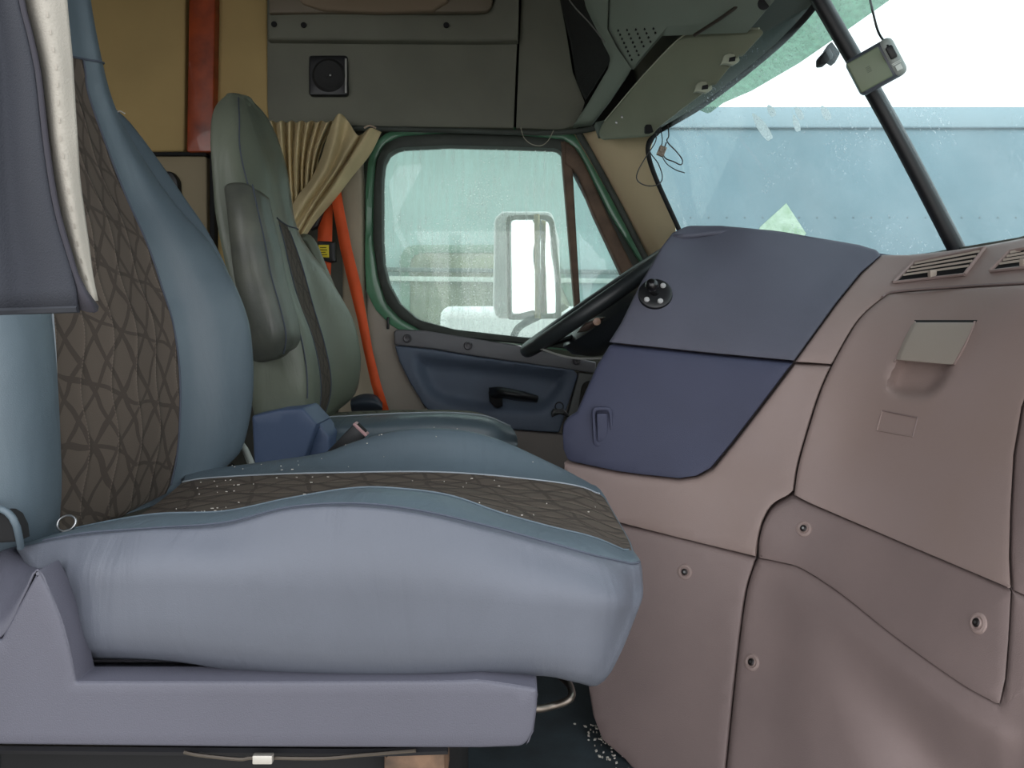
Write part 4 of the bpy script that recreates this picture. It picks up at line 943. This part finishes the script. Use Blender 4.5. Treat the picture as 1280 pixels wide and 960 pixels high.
# cushion
def dY(l): return [P(*p) for p in l]
dc = [dY([(380, 556, 1.80), (440, 560, 1.79), (500, 566, 1.78), (560, 572, 1.78), (620, 570, 1.79), (642, 562, 1.82)]),
      dY([(385, 540, 1.78), (440, 540, 1.765), (500, 540, 1.76), (560, 541, 1.76), (620, 546, 1.77), (646, 552, 1.82)]),
      dY([(395, 527, 1.80), (440, 528, 1.79), (500, 523, 1.785), (560, 521, 1.785), (610, 527, 1.79), (643, 541, 1.83)]),
      dY([(400, 522, 1.86), (440, 520, 1.86), (500, 517, 1.86), (560, 516, 1.86), (605, 520, 1.86), (636, 532, 1.88)]),
      dY([(410, 522, 2.05), (450, 520, 2.05), (500, 517, 2.05), (550, 515, 2.05), (595, 517, 2.05), (625, 526, 2.05)]),
      dY([(415, 516, 2.18), (450, 514, 2.18), (500, 513, 2.18), (550, 513, 2.18), (590, 515, 2.18), (615, 522, 2.18)]),
      dY([(415, 530, 2.26), (450, 530, 2.26), (500, 530, 2.26), (550, 530, 2.26), (590, 530, 2.26), (615, 535, 2.26)]),
      dY([(415, 560, 2.2), (450, 560, 2.2), (500, 560, 2.2), (550, 560, 2.2), (590, 560, 2.2), (615, 560, 2.2)])]
G4 = close_ends(skin_par(dc, 40, 5, True), (.012, 0, 0), 5)
dcu = grid_mesh('cushion', G4, mat('driver_cushion_leather', (82, 96, 104), .38, .25, 700, .08, 5), ds, True, True, 80, sel=lambda v, u: not (15 <= v < 25 and u < 41))
grid_mesh('cushion_insert', [r[:42] for r in G4[15:26]], quilt('olive_cloth', (112, 112, 98), (80, 80, 72)), dcu, False, False, 80, uv=True)
G_ = G4; stitch(15, 0, 42, .0022, PALE_THREAD, dcu)
# navy side cover of the recliner
DB = mat('driver_base_plastic', (74, 90, 118), .5, .2, 500)
b1 = panel('side_cover', [(314, 520, 4), (350, 512), (378, 510, 5), (396, 530), (384, 566), (370, 600), (318, 600)], 1.66, DB, ds, .12, .006, 12)
panel('cover_edge', [(379, 511, 3), (398, 528, 3), (411, 545), (412, 566, 3), (385, 590), (372, 600), (387, 564), (397, 532)], 1.69, DB, ds, .10, .006, 10)
box('pedestal', (-.5, 1.82, 0), (-.1, 2.2, .40), BLACKM, ds, .01)
box('seat_pan', (-.50, 1.80, .36), (.0, 2.22, .43), BLACKM, ds, .01)
# far armrest stub
grid_mesh('far_armrest', skin_par([dY([(440, 497, 2.34), (455, 492, 2.34), (470, 494, 2.34), (478, 503, 2.34)]), dY([(438, 504, 2.30), (455, 502, 2.30), (470, 504, 2.30), (478, 510, 2.30)]), dY([(440, 516, 2.34), (455, 516, 2.34), (470, 516, 2.34), (478, 516, 2.34)]), dY([(440, 506, 2.38), (455, 506, 2.38), (470, 506, 2.38), (478, 508, 2.38)])], 20, 5, True), mat('dark_leather', (60, 68, 78), .4), ds, True, True)
# buckle
bu = thing('seat_belt_buckle', 'black seat belt buckle with pinkish top standing beside the driver cushion', 'buckle', P(440, 556, 1.5))
u_ = V(.55, 0, .55).normalized(); e_ = V(.72, 0, -.69).normalized()
Rm = Matrix((e_, V(0, 1, 0), e_.cross(V(0, 1, 0)))).transposed()
box('housing', (-.017, -.013, -.075), (.017, .013, .03), BLACK, bu, .004, rot=Rm, at=P(438, 550, 1.5)-V(0, 0, 0))
box('release_frame', (-.018, -.0135, .028), (.018, .0135, .034), mat('buckle_pink', (190, 150, 150), .5), bu, .002, rot=Rm, at=P(438, 550, 1.5))
box('slot', (-.012, -.0085, .030), (.012, .0085, .0355), BLACKM, bu, .001, rot=Rm, at=P(438, 550, 1.5))

# ================================================================== BELT, CURTAINS
sb = thing('seat_belt', 'bright orange seat belt hanging beside the driver window pillar', 'seat belt', P(440, 380, 2.36))
grid_mesh('webbing', [Yv([(413, 236, 2.37), (416, 260, 2.37), (425, 310, 2.36), (437, 360, 2.35), (447, 400, 2.34), (455, 440, 2.34), (464, 480, 2.34), (474, 515, 2.34)]),
                      Yv([(425, 232, 2.37), (430, 262, 2.37), (440, 312, 2.36), (452, 360, 2.35), (459, 400, 2.34), (466, 440, 2.34), (476, 480, 2.34), (487, 515, 2.34)])], ORANGE, sb, thick=.0025)
grid_mesh('rear_webbing', [Yv([(399, 262, 2.41), (397, 300, 2.41), (404, 330, 2.41), (412, 348, 2.41)]), Yv([(416, 255, 2.41), (415, 300, 2.41), (414, 330, 2.41), (413, 348, 2.41)])], ORANGE, sb, thick=.0025)
rt = thing('belt_guide', 'black seat belt guide with yellow label hanging behind the driver seat', 'belt guide', P(407, 315, 2.38))
gb_ = panel('housing', [(397, 301, 2), (418, 302, 2), (419, 327, 2), (412, 328), (398, 324, 2)], 2.372, BLACK, rt, .02, .003, 6)
panel('yellow_label', [(398, 306), (411, 306), (411, 322), (399, 321)], 2.369, YELLOW, rt, .003, .0006, 6)
vsx = []; fsx = []
for (x0, y0, x1, y1) in ((400, 309, 408, 309.8), (400, 312, 409, 312.8), (400, 315, 407, 315.8), (401, 318, 409, 318.8)):
    b = len(vsx); vsx += [P(x0, y0, 2.3685), P(x1, y0, 2.3685), P(x1, y1, 2.3685), P(x0, y1, 2.3685)]; fsx.append((b, b+1, b+2, b+3))
link('label_lines', vsx, fsx, BLACKM, rt)
panel('upper_guide', [(384, 262, 4), (398, 252), (408, 250), (402, 268), (396, 284, 3), (385, 288, 3)], 2.39, BLACK, rt, .03, .004, 8)

# tan curtain, gathered and swept to the pillar
cu = thing('tan_curtain', 'tan pleated curtain gathered above the driver seat and tied toward the window', 'curtain', P(400, 155, 2.38))
G = []
nvp = 130; nup = 40
tail = [(430, 225), (404, 250), (388, 275), (376, 303)]
for i in range(nvp):
    s = i/(nvp-1)
    tx = 330+s*88; ty = 152+1.2*math.sin(s*44)
    # each strand falls and leans down-left / gathers
    ex_, ey_ = 352+s*44, 300-s*62
    row = []
    for j in range(nup):
        t = j/(nup-1)
        x = tx+(ex_-tx)*t + 10*math.sin(t*math.pi)*(.2-s); y = ty+(ey_-ty)*t
        dY_ = .022*math.sin(s*2*math.pi*7.5+t*1.2)*(1-.25*t)+.012*math.sin(s*2*math.pi*3.1+t*3)
        row.append(P(x, y, 2.40+dY_))
    G.append(row)
grid_mesh('pleated_part', G, CURT, cu, thick=.002, smooth=180)
# swept fold: guides fanning from the pillar corner to the tail
gA = [[(414, 150), (424, 142), (430, 147), (436, 158)], ]
guides = []
sweep = [  # lines from upper edge to tail end, across the fold
    Yv([(416, 152, 2.37), (408, 175, 2.37), (400, 200, 2.37), (388, 225, 2.37), (372, 245, 2.36), (363, 262, 2.36)]),
    Yv([(424, 142, 2.345), (419, 170, 2.34), (410, 200, 2.34), (398, 225, 2.335), (381, 250, 2.33), (366, 275, 2.34)]),
    Yv([(434, 150, 2.37), (428, 175, 2.37), (418, 205, 2.365), (405, 228, 2.36), (387, 254, 2.36), (369, 283, 2.36)]),
    Yv([(446, 168, 2.34), (434, 188, 2.335), (420, 212, 2.33), (406, 233, 2.33), (389, 259, 2.335), (371, 290, 2.34)]),
    Yv([(452, 168, 2.375), (440, 190, 2.375), (424, 215, 2.37), (408, 238, 2.37), (390, 264, 2.365), (373, 296, 2.36)]),
    Yv([(463, 160, 2.34), (450, 180, 2.335), (432, 208, 2.33), (412, 240, 2.33), (392, 268, 2.335), (374, 299, 2.34)]),
    Yv([(472, 163, 2.36), (458, 188, 2.355), (438, 214, 2.35), (416, 246, 2.35), (394, 272, 2.35), (375, 302, 2.35)]),
    Yv([(477, 165, 2.37), (462, 194, 2.37), (441, 220, 2.37), (418, 250, 2.37), (396, 275, 2.37), (376, 304, 2.36)])]
grid_mesh('swept_fold', skin_par(sweep, 40, 8), CURT, cu, thick=.002, smooth=180)
tube('hook', Yv([(455, 160, 2.36), (462, 157, 2.36), (470, 160, 2.36)]), .003, mat('hook_pale', (170, 150, 130), .5), cu, 10, 6)

# navy cloth hanging at the near left
hc = thing('hanging_cloth', 'dark navy cloth with cream lining hanging at the near left', 'cloth', P(40, 200, .5))
NC = mat('navy_cloth', (34, 37, 46), .8, .6, 900, .06, 12)
CR = mat('cream_lining', (156, 151, 141), .8, .5, 700, .06, 14)
e1 = [(-10, -600), (4, -330), (18, -60), (24, 0), (35, 45), (44, 87), (49, 130), (54, 175), (61, 225), (70, 271), (83, 315), (94, 350), (98, 386)]
Gc = []
edge = cr([P(x, y, .50) for x, y in e1], 40)
nb = cr([P(x, y, .50) for x, y in [(-60, -600), (-60, -330), (-60, -60), (-60, 0), (-60, 45), (-60, 87), (-60, 130), (-60, 175), (-60, 225), (-60, 271), (-60, 315), (-60, 350), (-60, 391)]], 40)
for i in range(24):
    s = i/23
    row = []
    for u in range(40):
        p = Vector(nb[u])*(1-s)+Vector(edge[u])*s; k = 1+(.008*math.sin(s*9+u*.05)*(1-s*s)-.010*s*s)/.5
        row.append(V(p.x*k, p.y*k, CZ+(p.z-CZ)*k))
    Gc.append(row)
for row in Gc:
    pass
grid_mesh('navy_side', Gc, NC, hc, thick=.003, smooth=180)
dk = [Yv([(x, y, .492) for x, y in e1]), Yv([(x+4, y+1, .488) for x, y in e1[:-1]]+[(118, 391, .49)]), Yv([(x+6, y+2, .50) for x, y in e1[:-1]]+[(122, 384, .50)])]
grid_mesh('dark_hem', skin_par(dk, 40, 4), mat('hem_dark', (44, 42, 50), .85, .3, 800), hc, thick=.002, smooth=180)
cl_ = [Yv([(-6, -600, .505), (8, -330, .505), (22, -60, .505), (29, 0, .505), (41, 45, .505), (50, 87, .505), (55, 130, .505), (60, 175, .505), (67, 225, .505), (77, 271, .505), (90, 315, .505), (100, 345, .505), (116, 378, .505)]),
       Yv([(30, -600, .492), (40, -330, .492), (50, -60, .492), (54, 0, .492), (62, 45, .492), (69, 87, .492), (72, 130, .493), (75, 175, .494), (83, 225, .495), (91, 271, .497), (99, 315, .50), (108, 345, .503), (118, 376, .505)]),
       Yv([(66, -600, .505), (74, -330, .505), (80, -60, .505), (83, 0, .505), (87, 45, .505), (90, 79, .505), (93, 130, .505), (96, 175, .505), (99, 225, .507), (105, 271, .51), (110, 306, .51), (115, 345, .51), (121, 376, .51)])]
GL = skin_par(cl_, 90, 6)
lin_ = grid_mesh('cream_lining', GL, CR, hc, thick=.002, smooth=180)
for k in range(44):
    a = GL[7][2*k]; b = GL[7][2*k+1]
    if k == 0: sv_, sf_ = [], []
    d = (b-a)*.6; w = V(.0006, 0, 0); n_ = V(0, -.002, 0); q = len(sv_)
    sv_ += [a-w+n_, a+w+n_, a+d+w+n_, a+d-w+n_]; sf_.append((q, q+1, q+2, q+3))
link('stitching', sv_, sf_, mat('lining_thread', (150, 144, 134), .8), lin_)
tube('bottom_hem', [Vector(Gc[i][39]) for i in range(24)], .0028, mat('hem_navy', (30, 33, 40), .8), hc, 30, 6)

# ================================================================== things on the windshield
tp = thing('toll_box', 'rounded grey-green box mounted on the black windshield divider', 'transponder', P(1095, 85, 1.44))
ax1 = (P(1086, 118, 1.44)-P(1062, 72, 1.44)).normalized()     # down along the bar
ax2 = V(0, 0, 0)
up_ = (-ax1); rt_ = V(.80, -.42, .43); rt_ = (rt_-up_*rt_.dot(up_)).normalized(); nf = rt_.cross(up_).normalized()
if nf.y < 0: nf = -nf
Rt = Matrix((rt_, nf, up_)).transposed()
TB = mat('box_grey_green', (104, 114, 92), .45, .15, 500); TS = mat('box_side_grey', (140, 146, 142), .4)
ctr = P(1094, 84, 1.355)
hb = box('body', (-.040, -.012, -.036), (.040, .030, .036), mat('box_edge', (66, 70, 78), .4), tp, .010, 4, rot=Rt, at=ctr)
box('face_plate', (-.040, -.0135, -.030), (.018, -.008, .030), TB, tp, .003, 3, rot=Rt, at=ctr)
box('end_cap', (.018, -.0150, -.036), (.0435, .031, .0365), TS, tp, .011, 4, rot=Rt, at=ctr)
def atb(x, y, z): return ctr+Rt @ V(x, y, z)
box('cable_plug', (-.006, -.008, -.010), (.006, .003, .014), BLACK, tp, .003, 2, rot=Rt, at=atb(.031, -.016, .006))
box('label_square', (-.0048, -.0005, -.0048), (.0048, .0006, .0048), mat('label_white', (205, 210, 205), .5), tp, .0002, 1, rot=Rt, at=atb(.031, -.0150, -.022))
for k in range(2): box('label_line', (-.008, -.0004, -.0006), (.008, .0004, .0006), mat('label_white', (205, 210, 205), .5), tp, .0001, 1, rot=Rt, at=atb(.031, -.0150, -.0115-.0025*k))
for r in range(4): box('print_mark', (-.004, -.0003, -.0005), (.004, .0003, .0005), mat('mark', (70, 78, 62), .5), tp, .0001, 1, rot=Rt, at=atb(-.012, -.0138, .006-.003*r))
tag(tube('power_cable', [P(1083, -20, 1.36), P(1090, 10, 1.36), P(1098, 40, 1.36), atb(.031, -.016, .020)], .0022, BLACK, None, 30, 8), 'thin black cable running down to the windshield box', 'cable')
br_ = thing('glass_bracket', 'small black bracket stuck on the windshield left of the divider', 'bracket', P(1038, 66, 1.56))
panel('mount', [(1040, 51, 2), (1051, 66, 2), (1044, 79, 2), (1033, 72), (1034, 60)], 1.56, BLACKM, br_, .02, .003, 6)
panel('clip', [(1026, 70, 3), (1037, 58, 3), (1043, 70, 3), (1034, 79, 2), (1026, 80, 3)], 1.545, BLACK, br_, .025, .003, 6)

# smudges on the windshield glass (wiped streaks), thin film blobs on the pane
nws = (BC-BL).cross(TL-BL).normalized()
def on_ws(px, py, off=.004, pane_=0):
    d = (P(px, py, 1.0)-V(0, 0, CZ)); n = nws; o = V(0, 0, CZ)
    t = (BL-o).dot(n)/d.dot(n); q = o+d*t
    return q-n*off*(1 if n.y > 0 else -1)
SM = glass('smudge_film', (255, 255, 255), .95, (240, 246, 248), (20, 20, 20), .02, .2, .6, 12)
sm = thing('wiped_smudges', 'white smear marks on the driver side windshield below the tinted band', 'smudge', on_ws(1000, 150))
for (x, y, a, b, th) in ((966, 139, 4.5, 8, -.5), (1001, 142, 4, 9, -.5), (1034, 142, 5, 10, -.5), (955, 160, 6, 20, -.6), (997, 155, 4, 11, -.3)):
    pts = []
    for k in range(20):
        t = k/20*2*math.pi; u, v = a*math.cos(t), b*math.sin(t)*(1.0+.15*math.sin(3*t))
        pts.append(on_ws(x+u*math.cos(th)-v*math.sin(th), y+u*math.sin(th)+v*math.cos(th)))
    n_ = nws*(.0006 if nws.y < 0 else -.0006)
    link('smear', pts+[p+n_ for p in pts], [list(range(20)), list(range(20, 40))]+[(k, (k+1) % 20, 20+(k+1) % 20, 20+k) for k in range(20)], SM, sm)

# ================================================================== OUTSIDE
GRN = mat('yard_ground', (170, 164, 154), .9, .5, 30, .2, 2)
g = box('ground', (-12, -8, -1.35), (20, 20, -1.30), GRN, None, 0); struct(g, 'pale yard ground outside the cab', 'ground')
# tinted outside sun shade above the windshield
ts = panel('outside_sun_shade', [(1012, -60), (1150, -60), (1112, 0), (1058, 38), (1000, 78), (940, 113), (905, 128), (886, 142, 4), (868, 134), (872, 118), (930, 80), (980, 40)], tps([(1012, -60, 1.9), (1112, 0, 2.0), (940, 113, 2.5), (870, 130, 2.7), (1000, 30, 2.1)]), glass('tinted_shade', (176, 200, 186), .34, (140, 160, 140), (6, 6, 6), .05, .35, .65, 9, .6), None, .006, .001, 14)
tag(ts, 'green tinted sun visor mounted outside above the windshield', 'sun shade')
for q in (.2, .8):
    tube('bracket', [P(1000+50*q, 10-30*q, 1.56), P(1004+52*q, 2-30*q, 1.95)], .006, BLACKM, ts, 6, 8)
# trailer
tl_ = thing('trailer', 'long pale blue semi trailer parked beyond the windshield', 'trailer', V(4, 7.2, -1.3))
RAILC = 1
TRM = mat('trailer_skin', (112, 138, 148), .38, .15, 3, .10, .8, metal=.15, bdist=.02)
zt_ = CZ+(HY-134)/F*7
box('body', (.6, 7.0, -.25), (11, 9.4, zt_), TRM, tl_, .02)
box('top_rail', (.6, 6.985, zt_-.19), (11, 7.0, zt_+.0), mat('rail', (148, 168, 176), .4, metal=.1), tl_, .004)
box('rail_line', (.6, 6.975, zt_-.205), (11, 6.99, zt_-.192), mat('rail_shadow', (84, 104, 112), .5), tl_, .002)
box('bottom_rail', (.6, 6.97, -.32), (11, 7.0, -.12), mat('rail', (150, 172, 180), .4), tl_, .004)
vs = []; fs = []
for k in range(60):
    for zz in (CZ+(HY-272)/F*7, CZ+(HY-155)/F*7):
        q = V(1.0+k*.17, 6.996, zz); b = len(vs)
        for j in range(6): a = j*math.pi/3; vs.append(q+V(.010*math.cos(a), 0, .010*math.sin(a)))
        vs.append(q+V(0, -.006, 0))
        for j in range(6): fs.append((b+j, b+(j+1) % 6, b+6))
rv = link('rivets', vs, fs, mat('rivet', (90, 105, 112), .4), tl_)
rv['kind'] = 'stuff'
for k in range(3):
    lathe('wheel', [(.2, -.12), (.5, -.12), (.52, -.08), (.52, .08), (.5, .12), (.2, .12)], (0, 1, 0), V(8.2+k*1.1 if k < 2 else 2.2, 7.3, -.78), BLACKM, tl_, 28)
pl = panel('placard', [(950, 284), (983, 254), (1008, 292), (1000, 300), (945, 300)], 6.985, mat('placard_green', (196, 214, 190), .6, 0, 100, .5, 12, col2=(150, 178, 140)), tl_, .01, .002, 12)
pl['label'] = 'pale green paper placard'
# neighbouring truck in the driver window
nt_ = thing('neighbour_truck', 'pale green truck cab seen through the dirty driver window', 'truck', V(-.2, 4.8, -1.3))
NT = mat('pale_green_paint', (150, 176, 172), .4, 0, 100, .1, 2)
YN = 5.2
panel('cab_side', [(380, 60), (700, 60), (760, 190), (826, 345), (826, 620), (380, 620)], YN, NT, nt_, 1.6, .05, 60)
frame('window_frame', [(500, 306, 22), (640, 306, 14), (690, 308, 14), (742, 420, 6), (500, 420, 16)], [(512, 316, 18), (632, 316, 10), (682, 318, 12), (728, 412, 5), (512, 412, 12)], YN-.03, mat('frame_green', (92, 122, 104), .5), nt_, .06, 80)
panel('cab_window', [(508, 312, 18), (690, 314, 12), (735, 416), (508, 416, 10)], YN-.015, mat('cab_glass', (96, 104, 84), .12, 0, 1, .5, 4, col2=(140, 146, 120)), nt_, .02, .003, 40)
panel('roof_rail', [(480, 334), (830, 338), (830, 343), (480, 339)], YN-.05, mat('trim_dark_green', (74, 90, 84), .5), nt_, .04, .003, 40)
panel('trim_band', [(480, 345), (830, 349), (830, 355), (480, 351)], YN-.05, mat('trim_pale', (176, 186, 176), .5), nt_, .04, .003, 40)
wp = thing('white_pickup', 'white pickup roof showing low in the driver window', 'pickup', V(-.1, 3.9, -1.3))
box('cab', (-.40, 4.1, .35), (.62, 4.85, .845), WHITE, wp, .06, 4)
box('body', (-1.9, 4.05, -.9), (1.0, 4.9, .36), WHITE, wp, .06, 3)
panel('side_window', [(575, 392, 5), (640, 392, 5), (655, 440), (565, 440)], 3.44, mat('pickup_glass', (70, 80, 84), .1), wp, .01, .003, 30) if False else None
for wx in (-1.3, .5): lathe('wheel', [(.1, -.1), (.36, -.1), (.38, 0), (.36, .1), (.1, .1)], (0, 1, 0), V(wx, 4.1, -.92), BLACKM, wp, 24)
# own mirror
mr = thing('side_mirror', 'tall white side mirror standing outside the driver window', 'mirror', P(660, 400, 2.95))
panel('housing', [(618, 272, 8), (628, 264), (690, 264, 8), (699, 300), (702, 392, 6), (690, 398), (620, 398, 8), (616, 380)], 3.02, WHITE, mr, .10, .010, 14)
frame('rim', [(632, 268, 9), (692, 268, 12), (701, 350), (702, 398, 6), (634, 400, 6)], [(637, 273, 7), (686, 273, 9), (695, 350), (696, 392, 4), (639, 394, 4)], 2.88, mat('mirror_rim', (96, 98, 78), .5), mr, .03, 80)
MG = mat('mirror_glass', (240, 242, 242), .05, metal=1)
panel('mirror_glass', [(638, 275, 7), (686, 275, 9), (695, 350), (695, 392, 4), (640, 392, 4)], lambda x, y: 2.90-(x-668)*.0036, MG, mr, .01, .001, 30)
tube('mount_rod', [P(671, 268, 2.86), P(672, 330, 2.86), P(672, 398, 2.86)], .011, mat('rod_tan', (176, 158, 112), .5), mr, 12, 10)
tube('lower_arm', [P(676, 394, 2.90), P(650, 408, 2.85), P(640, 424, 2.75)], .014, BLACKM, mr, 12, 8)
panel('lower_arm_cover', [(640, 394), (705, 378), (712, 384), (700, 392), (650, 400)], 2.90, mat('arm_grey', (150, 152, 130), .5), mr, .04, .006, 10)
# distant treeline / buildings glimpsed low
# ================================================================== LIGHT, CAMERA
w = bpy.data.worlds.new('sky'); bpy.context.scene.world = w; w.use_nodes = True
nt = w.node_tree; bg = nt.nodes['Background']
tc = nt.nodes.new('ShaderNodeTexCoord'); sx = nt.nodes.new('ShaderNodeSeparateXYZ'); rp = nt.nodes.new('ShaderNodeValToRGB')
nt.links.new(tc.outputs['Generated'], sx.inputs[0]); nt.links.new(sx.outputs[2], rp.inputs[0]); nt.links.new(rp.outputs[0], bg.inputs[0])
rp.color_ramp.elements[0].position = 0; rp.color_ramp.elements[0].color = (.99, .99, 1, 1)
rp.color_ramp.elements[1].position = 1; rp.color_ramp.elements[1].color = (.88, .94, 1, 1)
bg.inputs[1].default_value = 2.4
cam = bpy.data.cameras.new('camera'); co = bpy.data.objects.new('camera', cam); C.objects.link(co)
co.location = (0, 0, CZ); co.rotation_euler = (math.pi/2, 0, 0)
cam.sensor_width = 36; cam.lens = F/1280*36; cam.shift_y = -(480-HY)/1280; cam.clip_start = .02
bpy.context.scene.camera = co
vw = bpy.context.scene.view_settings
vw.view_transform = 'Standard'; vw.look = 'None'; vw.gamma = 1; vw.use_curve_mapping = False; vw.exposure = .2
